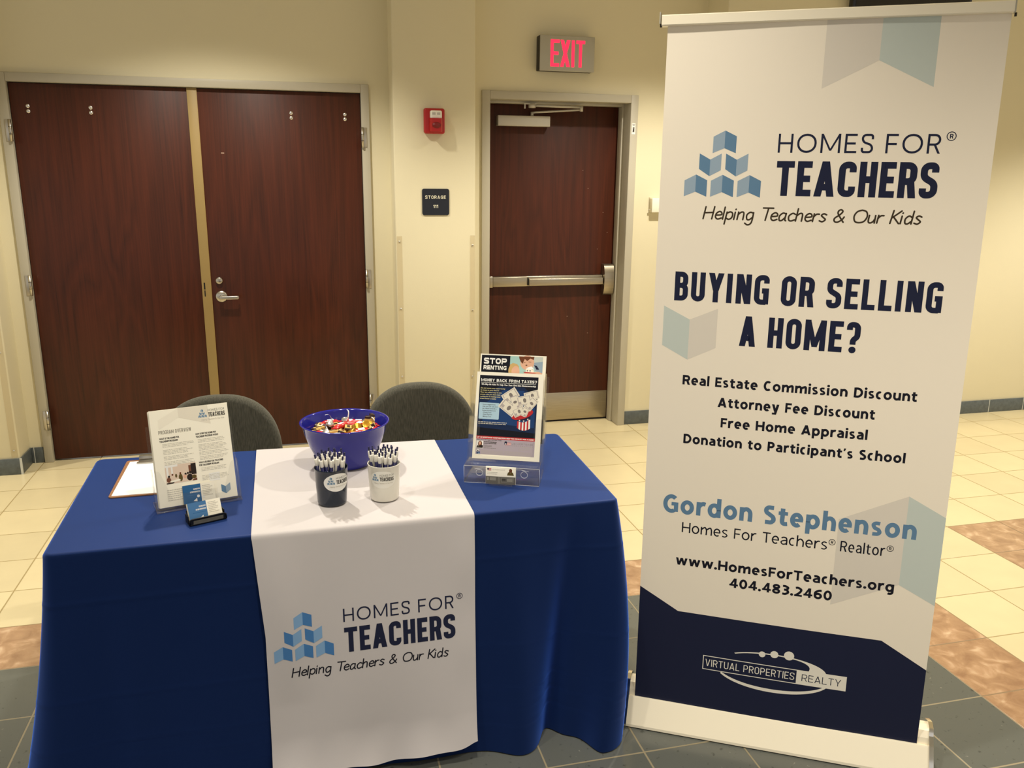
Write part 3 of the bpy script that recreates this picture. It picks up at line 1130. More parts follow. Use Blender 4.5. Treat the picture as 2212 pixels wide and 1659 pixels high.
mb.tube([(pv[0], pv[1], 2.026), (pv[0], pv[1], 2.052)], .010, 'closer_paint', 12)
mb.tube([pv, (pv[0]+.02, pv[1]-.006, 2.05), el], [.008, .0065, .0065], 'closer_paint', 8)
mb.tube([(el[0], el[1], 2.058), (el[0], el[1], 2.09)], .011, 'closer_paint', 12)
mb.tube([(el[0], el[1], 2.083), (-.395, DY-.10, 2.086)], .008, 'closer_paint', 8)
mb.lathe([(0, -.012), (.022, -.012), (.024, 0), (.020, .012), (0, .014)], 'closer_paint', 18, Matrix.Translation((-.395, DY-.10, 2.083)))
mb.box((-.452, DY-.112, 2.092), (-.37, DY-.088, 2.0975), 'closer_paint', .001)
mb.box((-.446, DY-.106, 2.066), (-.438, DY-.094, 2.092), 'closer_paint', .001)
mb.build('closer_arm', cl)
mb = MB()
mb.box((-.634, DY-.034, .955), (.135, DY, 1.021), 'brushed_steel', .004)
pb = mb.build('push_bar', d3)
mb = MB()
mb.box((-.655, DY-.045, .951), (-.624, DY, 1.025), 'brushed_steel', .004)
mb.box((-.624, DY-.043, .956), (-.392, DY-.03, 1.019), 'brushed_steel', .003)
mb.build('end_cover', pb)
mb = MB()
mb.box((-.389, DY-.046, .962), (-.384, DY-.02, 1.013), 'black_metal')
mb.box((-.384, DY-.060, .960), (.132, DY-.02, 1.006), 'brushed_steel', .005, 3)
mb.build('touch_bar', pb)
mb = MB()
mb.prism([(-.102, 0), (-.102, .045), (-.085, .058), (-.05, .068), (0, .071), (.05, .068), (.085, .058), (.102, .045), (.102, 0)],
         .068, frame((.136, DY, .990), (0, 0, 1), (0, -1, 0)), 'brushed_steel', True)
mb.box((.2055, DY-.05, .955), (.2195, DY-.004, 1.03), 'black_metal', .003)
mb.build('latch_case', pb)
mb = MB()
mb.box((-.674, .014, .001), (.2245, .056, .0118), 'dark_gap')  # dark filler strip painting the shade in the gap below the leaf
tag(mb.build('under_door_gap', d3), 'dark strip standing for the shaded gap under the door')

# ------------------------------------------------------------------ exit sign, fire alarm, room sign, corner guards, wall box, television
t = thing('exit_sign', 'grey exit sign with glowing red letters above the single door', 'exit sign', (-.215, YW, 2.378))
mb = MB(); mb.box((-.391, YW-.062, 2.279), (-.046, YW, 2.477), 'sign_dark', .004); mb.build('housing', t)
mb = MB(); mb.box((-.388, YW-.070, 2.277), (-.044, YW-.058, 2.479), 'sign_grey', .004)
fp = mb.build('face_plate', t)
mb = MB()
P = Print()
xs = {'E': (-.323, .055), 'X': (-.262, .062), 'I': (-.191, .022), 'T': (-.163, .056)}
for ch, (x, w) in xs.items():
    for q in glyph(ch, .0185/.152, w/.152, .03):
        P.poly([(x+p[0]*.152, 2.303+p[1]*.152) for p in q], 'exit_red', 0)
P.stamp(mb, lambda u, v, l: Vector((u, YW-.070-l, v)), .0008)
tag(mb.build('letters', fp), 'glowing red letters reading EXIT')

t = thing('fire_alarm', 'red fire alarm strobe on the pilaster above the room sign', 'fire alarm', (-1.052, YP, 1.964))
mb = MB(); mb.box((-1.112, YP-.040, 1.894), (-.992, YP, 2.034), 'alarm_red', .012, 4); mb.build('housing', t)
mb = MB(); mb.prism([(-.036, 0), (.036, 0), (.036, .03), (.026, .048), (-.026, .048), (-.036, .03)], .072, frame((-1.048, YP-.035, 1.977), (1, 0, 0), (0, -1, 0)), 'alarm_red')
mb.lathe([(.026, 0), (.026, .003), (0, .003)], 'alarm_dark', 24, frame((-1.048, YP-.083, 1.940), (1, 0, 0), (0, 0, 1)) @ Matrix.Diagonal((1, .62, 1, 1)))
mb.build('horn', t)
mb = MB(); mb.box((-1.080, YP-.072, 1.975), (-1.014, YP-.03, 2.020), 'strobe_lens', .008, 3)
mb.box((-1.070, YP-.0735, 1.996), (-1.052, YP-.07, 2.009), 'satin_steel'); mb.box((-1.043, YP-.0735, 1.996), (-1.025, YP-.07, 2.009), 'satin_steel')
tag(mb.build('strobe', t), 'clear white strobe lens')

mb = MB()
mb.prism([(p.x, p.y) for p in fillet([(-.080, -.076), (.080, -.076), (.080, .076), (-.080, .076)], .012, True)], .006,
         frame((-1.045, YP, 1.510), (1, 0, 0), (0, 0, 1)), 'plaque_navy')
P = Print()
P.caps('STORAGE', -1.107, -.985, 1.528, .0185, .15, .66, .24, 'plaque_text', 0, r=.26)
for k in range(3):
    P.rect(-1.056+k*.0105, 1.475, -1.0525+k*.0105, 1.4935, 'plaque_text', 0); P.poly([(-1.056+k*.0105, 1.4935), (-1.056+k*.0105, 1.4895), (-1.0595+k*.0105, 1.4875), (-1.0595+k*.0105, 1.4905)], 'plaque_text', 0)
P.stamp(mb, lambda u, v, l: Vector((u, YP-.006-l, v)))
tag(mb.build('room_sign', loc=(-1.045, YP, 1.51)), 'dark navy room sign reading STORAGE 111 on the pilaster', 'sign')


def corner_guard(x0, x1, z0, z1, label, screws):
    t = thing('corner_guard', label, 'corner guard', ((x0+x1)/2, YP, z0), 'clear corner guards on the wall corners')
    mb = MB(); mb.box((x0, YP-.0035, z0), (x1, YP-.0002, z1), 'guard_clear', .001); mb.build('strip', t)
    for z in screws:
        h = MB(); h.lathe([(0, .002), (.004, .0016), (.0055, 0)], 'satin_steel', 10, frame(((x0+x1)/2, YP-.0035, z), (1, 0, 0), (0, 0, 1))); h.build('screw', t)


corner_guard(-1.279, -1.247, .10, 1.312, 'clear plastic corner guard on the left edge of the pilaster', (1.28, .88, .46))
corner_guard(-.838, -.808, .10, 1.314, 'clear plastic corner guard on the right edge of the pilaster', (1.255, .86, .44))
corner_guard(-3.460, -3.428, .10, 1.312, 'clear plastic corner guard left of the double doors', (1.28, .70, .14))

t = thing('wall_box', 'small white box on the wall half hidden by the tall banner', 'thermostat', (.47, YW, 1.47))
mb = MB(); mb.box((.392, YW-.045, 1.440), (.56, YW, 1.53), 'thermo_white', .004)
mb.box((.470, YW-.0458, 1.480), (.476, YW-.044, 1.483), 'text_dark'); mb.box((.482, YW-.0458, 1.480), (.488, YW-.044, 1.483), 'text_dark')
mb.build('housing', t)
mb = MB(); mb.box((.386, YW-.048, 1.436), (.391, YW, 1.535), 'guard_clear'); mb.box((.378, YW-.03, 1.456), (.392, YW-.02, 1.461), 'frame_paint'); mb.build('clear_cover', t)

t = thing('television', 'dark flat television on the wall high behind the banner', 'television', (1.9, YR, 2.8))
mb = MB(); mb.box((1.507, YR-.085, 2.655), (2.36, YR-.04, 3.14), 'black_metal', .004); mb.box((1.8, YR-.04, 2.8), (2.05, YR, 3.0), 'black_metal'); mb.build('housing', t)
mb = MB(); mb.box((1.525, YR-.0865, 2.675), (2.342, YR-.084, 3.122), 'screen_black'); mb.build('screen', t)

# ------------------------------------------------------------------ tablecloth
TZ = .737
FLc, FRc, BRc, BLc = Vector((-2.525, -3.185)), Vector((-.948, -3.150)), Vector((-.932, -2.468)), Vector((-2.545, -2.420))


def gs(x, w):
    return math.exp(-(x/w)**2)


def front_y(x):
    return FLc.y + (x-FLc.x)*(FRc.y-FLc.y)/(FRc.x-FLc.x)


CREASES = ((.60, .0), (.335, .0), (.205, .0), (.150, .0), (.098, .0))


def crease(z):
    s = 0
    for c, _ in CREASES:
        d = z-c
        s += .0021*gs(d, .0055)
    return s


def front_off(x, d):
    """how far the front drop stands out from the table edge; d runs 0 at the edge to 1 at the floor"""
    o = .075*d
    o += .045*d*gs(x+1.275, .07) - .056*d**.9*gs(x+1.095+.080*d, .035)
    o -= .016*d*gs(x+2.39, .05)
    o += .006*d*math.sin(x*9.0+1.0) + .004*d*math.sin(x*21+d*3)
    return o


def drop_vec(p, n, d):
    x, y = p.x, p.y
    if y < -2.9 and n.y < -.3:
        base = n*front_off(x, d)
    elif x > -1.2:
        base = n*(.02*d)
    elif x < -2.3 and n.x < -.3:
        base = n*(.045*d**1.5)
    else:
        base = n*.0
    lf, rf = (p-FLc).length, (p-FRc).length
    v = Vector((base.x, base.y))
    g = gs(rf, .105)
    v += Vector((.0, -.115))*(d*g) + Vector((-.075*d*d, .0))*g + Vector((.012, .0))*(math.sin(PI*d)*g)
    v += Vector((.03, -.03))*(math.sin(PI*d)*.5*gs(rf-.16, .05)*(1 if n.x > .3 else 0))
    v += Vector((-.058, -.030))*(d**1.8*gs(lf, .13))
    return v


def cloth():
    r = .025
    per = fillet([BLc, FLc, FRc, BRc], r, True, 8)
    # resample
    P2 = per + [per[0]]
    out = []
    for a, b in zip(P2, P2[1:]):
        L = (b-a).length
        k = max(1, int(L/.009)) if (min(a.y, b.y) < -2.95) else max(1, int(L/.02))
        for i in range(k):
            out.append(a.lerp(b, i/k))
    N = len(out)
    nor = []
    for i in range(N):
        t = out[(i+1) % N]-out[i-1]
        n = Vector((t.y, -t.x)).normalized()
        nor.append(n)
    cx = sum((p for p in out), Vector((0, 0)))/N
    if (out[0]-cx).dot(nor[0]) < 0:
        nor = [-n for n in nor]
    vs, fs = [], []
    rings = []
    er = .011
    heights = []
    for k in range(6):
        a = k/5*PI/2
        heights.append((TZ-er+er*math.cos(a), er*math.sin(a)-er, 0))
    zz = TZ-er
    while zz > .006:
        zz -= .0058
        heights.append((max(zz, .004), 0, 1))
    for z, inset, drop in heights:
        ring = []
        d = min(1, max(0, (TZ-er-z)/(TZ-er)))
        for p, n in zip(out, nor):
            q = p+n*inset
            if drop:
                q = q+drop_vec(p, n, d)+n*(crease(z)*max(0, -n.y))*(1.0 if d > .05 else 0)
            ring.append(len(vs)); vs.append((q.x, q.y, z))
        rings.append(ring)
    for a, b in zip(rings, rings[1:]):
        for i in range(N):
            j = (i+1) % N
            fs.append((a[i], b[i], b[j], a[j]))
    mb = MB()
    mb.add(vs, fs, 'cloth_blue', True)
    # the top, a soft grid inside the first ring
    mb.face([vs[i] for i in rings[0]], 'cloth_blue', False)
    o = mb.build('tablecloth', merge=True)
    return o


tag(cloth(), 'royal blue cloth draped over the display table down to the floor', 'tablecloth')

# ------------------------------------------------------------------ white table runner with printed logo
RT = .0022


def hem_z(u):
    return .031+.016*u+.006*math.sin(u*7+.4)-.004*math.sin(u*15)+.012*gs(u-1.0, .06)


def run_x(u, z):
    k = (TZ-z)/TZ
    xl = -2.013+.022*min(1, k*2.6)-.004*max(0, k-.6)
    xr = -1.398-.012*k
    return xl+(xr-xl)*u


def run_front(u, z, l=0.0):
    x = run_x(u, z)
    d = (TZ-.011-z)/(TZ-.011)
    fold = .0065*d*(1+math.sin(u*5.2-d*4.2+.6)) + .004*d*(1+math.sin(u*9.5+d*5.5)) + .009*gs(u-.10, .10)*math.sin(PI*min(1, d*1.5)) + .003*gs(u-.95, .06)*math.sin(d*9)**2
    low = max(0, (d-.80)/.20)
    fold += .034*low**2*(1+.28*math.sin(u*19)) + .0030*low*(1+math.sin(u*31+d*12))
    y = front_y(x)-front_off(x, max(0, d))-crease(z)*.0-.0048-fold-l
    return Vector((x, y, z))


def run_path(u, v):
    """v 0..1 from behind the back edge over the top to the hem"""
    er = .014
    yb = -2.4247-.0187*0
    segs = (.05, .02, .74, .03, .66)
    tot = sum(segs); s = v*tot
    x_top = -2.026+(-1.401+2.026)*u
    xf = run_x(u, TZ)
    back_y = BLc.y+(x_top-BLc.x)*(BRc.y-BLc.y)/(BRc.x-BLc.x)
    if s <= segs[0]:
        return Vector((x_top, back_y+.004, TZ+.002-er-segs[0]+s))
    s -= segs[0]
    if s <= segs[1]:
        a = s/segs[1]*PI/2
        return Vector((x_top, back_y-er+.004+er*math.cos(a), TZ+.0025-er+er*math.sin(a)))
    s -= segs[1]
    y0 = back_y-er+.004
    y1 = front_y(xf)+er-.0045
    if s <= segs[2]:
        k = s/segs[2]
        return Vector((x_top+(xf-x_top)*k, y0+(y1-y0)*k, TZ+.0025+.0006*math.sin(k*9+u*4)))
    s -= segs[2]
    if s <= segs[3]:
        a = s/segs[3]*PI/2
        return Vector((xf, y1-er*math.sin(a), TZ+.0025-er+er*math.cos(a)))
    s -= segs[3]
    k = s/segs[4]
    zt = TZ+.0025-er
    return run_front(u, zt+(hem_z(u)-zt)*k)


mb = MB()
NU, NV = 70, 230


def thick(fn, e=.0015):
    def g(u, v, k):
        p = fn(u, v)
        du = fn(min(u+e, 1), v)-fn(max(u-e, 0), v); dv = fn(u, min(v+e, 1))-fn(u, max(v-e, 0))
        n = du.cross(dv)
        n.normalize()
        if n.z < -.2 and v > .2:
            n = -n
        return p-n*k
    return g


mb.grid(run_path, NU, NV, 'runner_white')
P = Print()
KR = .794
draw_logo(P, lambda p: (-1.696+KR*p[0], .4655+KR*(p[1]-1.667)), tag_ink='ink_dark', cubes=('cloth_cube_light', 'cloth_cube_dark'))


def run_print(x, z, l):
    u = (x-run_x(0, z))/(run_x(1, z)-run_x(0, z))
    return run_front(u, z, l+.0001)


P.stamp(mb, run_print, .0002, .0001)
o = mb.build('table_runner', merge=False)
b = bmesh.new(); b.from_mesh(o.data); bmesh.ops.recalc_face_normals(b, faces=list(b.faces)); b.to_mesh(o.data); b.free()
tag(o, 'white table runner printed with a blue cube logo hanging over the blue tablecloth', 'table runner')

# ------------------------------------------------------------------ chairs behind the table


def chair(cx, y, top, label):
    t = thing('chair', label, 'chair', (cx, y-.2, 0), 'grey fabric chairs behind the table')
    lean = .16
    M = frame((cx, y, top-.275), (1, 0, 0), (0, math.sin(lean), math.cos(lean)))   # local z points at the camera
    a, bz, ex = .245, .275, 2.45

    def rim(k, s=1.0):
        th = 2*PI*k/72
        c, q = math.cos(th), math.sin(th)
        return (s*a*math.copysign(abs(c)**(2/ex), c), s*bz*math.copysign(abs(q)**(2/ex), q))
    mb = MB()
    rows = [(1.0, -.012), (1.0, .008), (.985, .020), (.955, .028), (.90, .032), (.6, .026), (.3, .021)]
    vs, fs = [], []
    for s, z in rows:
        for k in range(72):
            x, yy = rim(k, s)
            vs.append(M @ Vector((x, yy, z+.35*x*x)))
    for r in range(len(rows)-1):
        for k in range(72):
            fs.append((r*72+k, r*72+(k+1) % 72, (r+1)*72+(k+1) % 72, (r+1)*72+k))
    n = len(vs); vs.append(M @ Vector((0, 0, .02)))
    for k in range(72):
        fs.append(((len(rows)-1)*72+k, (len(rows)-1)*72+(k+1) % 72, n))
    mb.add(vs, fs, 'chair_fabric', True)
    mb.build('backrest', t)
    mb = MB()
    mb.prism([rim(k, .985) for k in range(72)], .022, M @ Matrix.Translation((0, 0, -.028)), 'chair_metal', True)
    mb.build('back_shell', t)
    mb = MB()
    mb.box((cx-.235, y-.405, .415), (cx+.235, y-.02, .485), 'chair_fabric', .03, 4)
    mb.build('seat', t)
    for sx in (-1, 1):
        mb = MB()
        mb.tube([(cx+sx*.17, y-.05, .415), (cx+sx*.17, y+.06, .44), (cx+sx*.15, y+.045, .62)], .012, 'chair_metal', 10)
        mb.build('back_support', t)
    for sx in (-1, 1):
        for yy, sp in ((-.37, -.0), (-.05, .05)):
            h = MB()
            h.tube([(cx+sx*.19, y+yy, .43), (cx+sx*.215, y+yy+sp, .0)], .0125, 'chair_metal', 10)
            h.build('leg', t)
    return t


chair(-2.195, -1.93, .806, 'dark grey fabric chair behind the stack of program flyers')
chair(-1.378, -1.93, .817, 'dark grey fabric chair behind the blue candy bowl, in front of the pilaster')

# ------------------------------------------------------------------ candy bowl
BC = Vector((-1.730, -2.652, TZ+.0035))
mb = MB()
prof = [(0, .001), (.078, .001), (.083, .004), (.0855, .010), (.101, .035), (.1195, .075), (.132, .112), (.1388, .141), (.1415, .1445), (.1452, .1460), (.1464, .1478), (.1452, .1494),
        (.1410, .1492), (.1385, .1475), (.1362, .142), (.1290, .112), (.1165, .076), (.098, .037), (.082, .010), (.07, .006), (0, .006)]
mb.lathe(prof, 'bowl_blue', 96, Matrix.Translation(BC))
tag(mb.build('candy_bowl', loc=BC), 'shiny royal blue plastic bowl full of wrapped candy on the white runner', 'bowl')


def proto_mesh(mb, name):
    o = mb.build(name)
    return o


def bar_wrapped():
    """flat red wrapped bar with crimped fins"""
    mb = MB()
    prof = [(-.030, .011, .0012), (-.024, .0125, .0010), (-.0205, .008, .0045), (-.016, .0105, .0065), (0, .011, .0072), (.016, .0105, .0065), (.0205, .008, .0045), (.024, .0125, .0010), (.030, .011, .0012)]
    n = 14
    vs, fs = [], []
    for x, w, h in prof:
        for k in range(n):
            a = 2*PI*k/n
            c, s = math.cos(a), math.sin(a)
            vs.append(Vector((x, w*math.copysign(abs(c)**.7, c), h*math.copysign(abs(s)**.7, s))))
    for i in range(len(prof)-1):
        for k in range(n):
            fs.append((i*n+k, i*n+(k+1) % n, (i+1)*n+(k+1) % n, (i+1)*n+k))
    fs.append(tuple(range(n))); fs.append(tuple(range((len(prof)-1)*n, len(prof)*n)))
    mb.add(vs, fs, 'foil_red', True)
    mb.box((-.009, -.006, .0066), (.009, .006, .0076), 'flyer_white', .0004)
    return mb


def bar_mini():
    """small brown chocolate bar with a gold sleeve"""
    mb = MB()
    mb.box((-.022, -.009, -.0055), (.022, .009, .0055), 'wrap_brown', .0015)
    mb.box((-.0145, -.0095, -.006), (.0145, .0095, .006), 'wrap_band', .001)
    mb.box((-.010, -.004, .0058), (.010, .004, .0064), 'wrap_brown')
    return mb


def kiss():
    mb = MB()
    mb.lathe([(0, 0), (.0095, .0002), (.0122, .003), (.0118, .007), (.0085, .012), (.0045, .0165), (.002, .021), (.0006, .024), (0, .0245)], 'foil_silver', 20)
    return mb


def kiss_plume():
    mb = MB()
    mb.grid(lambda u, v: Vector(((u-.5)*.0035, v*.024, .020+.010*math.sin(v*2.6)+.0003)), 2, 8, 'plume_white')
    mb.grid(lambda u, v: Vector(((u-.5)*.0035, v*.024, .020+.010*math.sin(v*2.6))), 2, 8, 'plume_white')
    return mb


def cup_candy():
    mb = MB()
    n = 36
    for (r0, z0), (r1, z1) in (((.0118, -.0075), (.0152, .006)),):
        vs, fs = [], []
        for (r, z) in ((r0, z0), (r1, z1)):
            for k in range(2*n):
                rr = r*(1.035 if k % 2 else .965)
                a = PI*k/n
                vs.append(Vector((rr*math.cos(a), rr*math.sin(a), z)))
        for k in range(2*n):
            fs.append((k, (k+1) % (2*n), 2*n+(k+1) % (2*n), 2*n+k))
        mb.add(vs, fs, 'foil_gold', True)
    mb.lathe([(.0152, .006), (.0135, .0072), (.011, .0062), (0, .0066)], 'foil_gold', 36)
    mb.lathe([(0, -.0075), (.0118, -.0075)], 'foil_gold', 36)
    return mb


KINDS = {
    'r': ('wrapped_bar', bar_wrapped, 'red foil wrapped candy bar in the blue bowl', 'candy', 'red wrapped candies in the bowl', .0072),
    'b': ('chocolate_bar', bar_mini, 'miniature brown chocolate bar with gold sleeve in the blue bowl', 'candy', 'brown and gold chocolate bars in the bowl', .006),
    'k': ('foil_drop', kiss, 'silver foil chocolate drop with white paper plume in the blue bowl', 'candy', 'silver foil chocolate drops in the bowl', .01),
    'c': ('chocolate_cup', cup_candy, 'gold foil fluted chocolate cup in the blue bowl', 'candy', 'gold foil chocolate cups in the bowl', .0075),
}
PROTO = {}


def candy(k, loc, rot, label=None, scale=1.0):
    nm, fn, lb, cat, grp, _ = KINDS[k]
    if k not in PROTO:
        o = fn().build(nm)
        if k == 'k':
            kiss_plume().build('paper_plume', o)
        PROTO[k] = o
    else:
        src = PROTO[k]
        o = src.copy(); COL.objects.link(o)
        for ch in list(src.children):
            c = ch.copy(); c.parent = o; COL.objects.link(c)
    o.location = loc; o.rotation_euler = rot; o.scale = (scale,)*3
    tag(o, label or lb, cat, None if label else grp)
    if label and 'group' in o:
        del o['group']
    return o


rc = random.Random(11)


def bowl_r(z):
    pr = [(.082, .010), (.098, .037), (.1165, .076), (.129, .112), (.1362, .142)]
    for (r0, z0), (r1, z1) in zip(pr, pr[1:]):
        if z <= z1:
            return r0+(r1-r0)*(z-z0)/(z1-z0)
    return .1318


# lower fill, then the layer on show (dx, dy from the bowl's centre, height, kind, turn, tilt)
for lay, (z, cnt, rr) in enumerate(((.072, 22, .072), (.094, 34, .088))):
    for i in range(cnt):
        rad = rr*math.sqrt((i+.5)/cnt); a = i*2.39996+lay
        candy('rbbcr'[i % 5], BC+Vector((rad*math.cos(a), rad*math.sin(a), z+rc.uniform(-.004, .004))), (rc.uniform(-.4, .4), rc.uniform(-.4, .4), rc.uniform(0, 6.28)))
SHOW = [(-.045, .062, .118, 'r', .05, .05), (.002, .058, .119, 'k', .5, .7), (.050, .050, .116, 'r', -.12, .1), (.020, .070, .112, 'r', .3, .2),
        (-.085, .020, .110, 'b', .55, .1), (-.078, .050, .110, 'b', -.4, .2), (-.100, -.015, .108, 'b', .42, .05), (-.052, .010, .119, 'k', 1.9, .5), (-.035, .030, .114, 'b', .5, .15),
        (-.012, .005, .121, 'r', .85, .12), (.022, .020, .118, 'r', -.3, .3), (.050, .018, .117, 'r', .8, .2), (.078, .050, .112, 'b', .2, .3), (.072, .030, .116, 'k', 4.0, .4),
        (.010, -.020, .118, 'b', 1.5, .2), (.040, -.022, .117, 'c', .3, .9), (.075, -.008, .119, 'c', .6, .75), (.100, .010, .114, 'b', 1.4, .5), (-.040, -.040, .113, 'b', .3, .1),
        (-.012, -.050, .115, 'b', 1.35, .3), (.018, -.055, .115, 'c', 1.1, .5), (.052, -.052, .115, 'r', .2, .2), (.085, -.040, .115, 'b', 1.6, .4), (-.072, -.030, .110, 'r', -.5, .1),
        (-.070, -.062, .110, 'k', 2.5, .3), (-.030, -.078, .112, 'r', .2, .1), (.030, -.085, .112, 'r', -.4, .15), (.070, -.075, .112, 'b', .9, .2), (-.095, .000, .103, 'r', 1.2, .1),
        (.000, .092, .108, 'b', .2, .2), (-.060, .088, .104, 'r', .4, .2), (.060, .085, .106, 'b', -.4, .2), (.098, -.020, .108, 'r', 1.2, .2), (.103, .045, .106, 'r', 2.0, .5)]
for dx, dy, z, k, tw, tl in SHOW:
    candy(k, BC+Vector((dx*(.97 if dx*dx+dy*dy < .0081 else .90), dy*(.97 if dx*dx+dy*dy < .0081 else .90), z+.009)), (tl*rc.choice((-1, 1)), tl*rc.uniform(-.6, .6), tw), scale=1.2)
candy('b', BC+Vector((.090, .022, .134)), (.12, -PI/2+.10, .2), 'brown and gold chocolate bar standing on end at the right of the bowl', 1.15)
o = candy('b', BC+Vector((.079, .014, .133)), (.2, -PI/2-.12, .9), 'dark chocolate bar leaning behind the gold chocolate cup in the bowl', 1.05)

# ------------------------------------------------------------------ pen cups


def pen_cup(name, c, mname, label):
    t = thing(name, label, 'pen cup', c)
    H = .113
    mb = MB()
    mb.lathe([(0, .001), (.037, .001), (.0405, .003), (.0425, .008), (.0455, .06), (.0478, H-.003), (.0488, H-.001), (.0482, H), (.0468, H), (.0460, H-.004), (.0436, .06), (.0405, .007), (0, .005)], mname, 64, Matrix.Translation(c))
    mb.build('cup', t)
    return t, H


def cup_wrap(c, ang):
    """artwork (u along the wall, v height above the table) onto the tapering cup; u = 0 faces angle ang from the camera side"""
    def fn(u, v, l):
        r = (.0425+.0030*(v-.008)/.052 if v < .06 else .0455+.0023*(v-.06)/.050)+l+.0001
        a = -PI/2+ang+u/.0455
        return Vector((c.x+r*math.cos(a), c.y+r*math.sin(a), c.z+v))
    return fn


def oval(mb, c, ang, v0, ru, rv, m, lift):
    f = cup_wrap(c, ang)
    n, rings = 48, 6
    vs, fs = [f(0, v0, lift)], []
    for r in range(1, rings+1):
        for k in range(n):
            a = 2*PI*k/n
            vs.append(f(ru*r/rings*math.cos(a), v0+rv*r/rings*math.sin(a), lift))
    for k in range(n):
        fs.append((0, 1+k, 1+(k+1) % n))
    for r in range(rings-1):
        for k in range(n):
            fs.append((1+r*n+k, 1+(r+1)*n+k, 1+(r+1)*n+(k+1) % n, 1+r*n+(k+1) % n))
    mb.add(vs, fs, m, True)


CN = Vector((-1.7905, -2.992, TZ+.0035)); CW = Vector((-1.6365, -2.990, TZ+.0035))
tn, _ = pen_cup('pen_cup', CN, 'cup_navy', 'dark navy plastic cup with a white oval label, full of pens')
mb = MB()
oval(mb, CN, .37, .077, .0405, .0275, 'label_white', .0002)
P = Print()
draw_logo(P, lambda p: (.004+(p[0]+.022)*.107, .0785+(p[1]-1.60)*.135), small=True)
P.stamp(mb, cup_wrap(CN, .37), .0003, .0001)
tag(mb.build('oval_label', tn), 'white oval label with the cube logo')
tw_, _ = pen_cup('pen_cup', CW, 'cup_white', 'off-white plastic cup printed with the logo, full of pens')
mb = MB()
oval(mb, CW, -.19, .074, .0400, .0270, 'label_ghost', .0002)
P = Print()
draw_logo(P, lambda p: (.000+(p[0]+.022)*.103, .0760+(p[1]-1.60)*.13), small=True)
P.stamp(mb, cup_wrap(CW, -.19), .0003, .0001)
mb.build('oval_label', tw_)


def make_pen():
    t = thing('pen', 'pen', 'pen')
    mb = MB()   # white upper barrel and clip
    mb.lathe([(.0047, .112), (.0052, .115), (.0054, .122), (.0050, .130), (.0038, .1335), (0, .1335)], 'pen_white', 14)
    br = mb.build('barrel', t)
    mb = MB()
    mb.prism([(-.0034, 0), (-.0036, .026), (-.0030, .034), (.0030, .034), (.0036, .026), (.0034, 0), (.0016, -.008), (-.0016, -.008)], .0016, frame((0, -.0058, .098), (1, 0, 0), (0, 0, 1)), 'pen_white')
    mb.box((-.003, -.007, .128), (.003, -.003, .133), 'pen_white', .0006)
    mb.build('clip', br)
    mb = MB()
    mb.lathe([(0, .1335), (.0027, .1335), (.0027, .1445), (.0020, .1455), (0, .1455)], 'pen_navy', 12)
    mb.build('plunger', t)
    mb = MB()
    mb.lathe([(0, .0), (.001, .001), (.0035, .014), (.0047, .03), (.0047, .112), (0, .112)], 'pen_navy', 14)
    mb.build('grip', t)
    return t


pen0 = make_pen()
used = [False]


def place_pens(c, label, group, seed):
    rp = random.Random(seed)
    n = 28
    for i in range(n):
        if not used[0]:
            o = pen0; used[0] = True
        else:
            o = pen0.copy(); COL.objects.link(o)
            for ch in list(pen0.children):
                q = ch.copy(); q.parent = o; COL.objects.link(q)
                for g in list(ch.children):
                    h = g.copy(); h.parent = q; COL.objects.link(h)
        a = i*2.39996+seed*.7
        rt = .0465*math.sqrt((i+.5)/n); rb = .0240*math.sqrt((i+.5)/n)
        bot = Vector((rb*math.cos(a), rb*math.sin(a), .0065+rp.uniform(0, .008)))
        tilt = rt
        a2 = a+rp.uniform(-.1, .1)
        top = Vector((tilt*math.cos(a2), tilt*math.sin(a2), .1455))
        ax = (top-bot).normalized()
        q = Vector((0, 0, 1)).rotation_difference(ax)
        o.rotation_mode = 'QUATERNION'
        from mathutils import Quaternion
        o.rotation_quaternion = q @ Quaternion((0, 0, 1), a+PI/2+rp.uniform(1.15, 5.13))   # clips turned in, clear of the rim
        o.location = c+bot
        tag(o, label, 'pen', group)


place_pens(CN, 'white and navy click pen standing in the navy cup', 'pens in the navy cup', 3)
place_pens(CW, 'white and navy click pen standing in the off-white cup', 'pens in the off-white cup', 8)

# ------------------------------------------------------------------ clipboard
CB = TZ+.0006
t = thing('clipboard', 'brown hardboard clipboard lying on the left of the blue table', 'clipboard', (-2.32, -2.64, CB))
mb = MB()
mb.prism([(p.x, p.y) for p in fillet([(-2.436, -2.812), (-2.205, -2.806), (-2.212, -2.470), (-2.440, -2.474)], .012, True)], .0032, Matrix.Translation((0, 0, CB)), 'hardboard')
mb.build('board', t)
mb = MB()
mb.box((-2.400, -2.512, CB+.0045), (-2.255, -2.470, CB+.0075), 'satin_steel', .001)
mb.tube([(-2.400, -2.478, CB+.012), (-2.255, -2.477, CB+.012)], .010, 'satin_steel', 16)
mb.box((-2.403, -2.520, CB+.0042), (-2.252, -2.508, CB+.0095), 'satin_steel', .002)
mb.build('clip', t)
mb = MB()
mb.box((-2.428, -2.802, CB+.0034), (-2.214, -2.490, CB+.0043), 'paper_bright')
tag(mb.build('paper_sheet', loc=(-2.32, -2.64, CB+.0034)), 'blank white sheet clipped on the brown clipboard', 'paper')

# ------------------------------------------------------------------ left brochure holder, flyers and cards


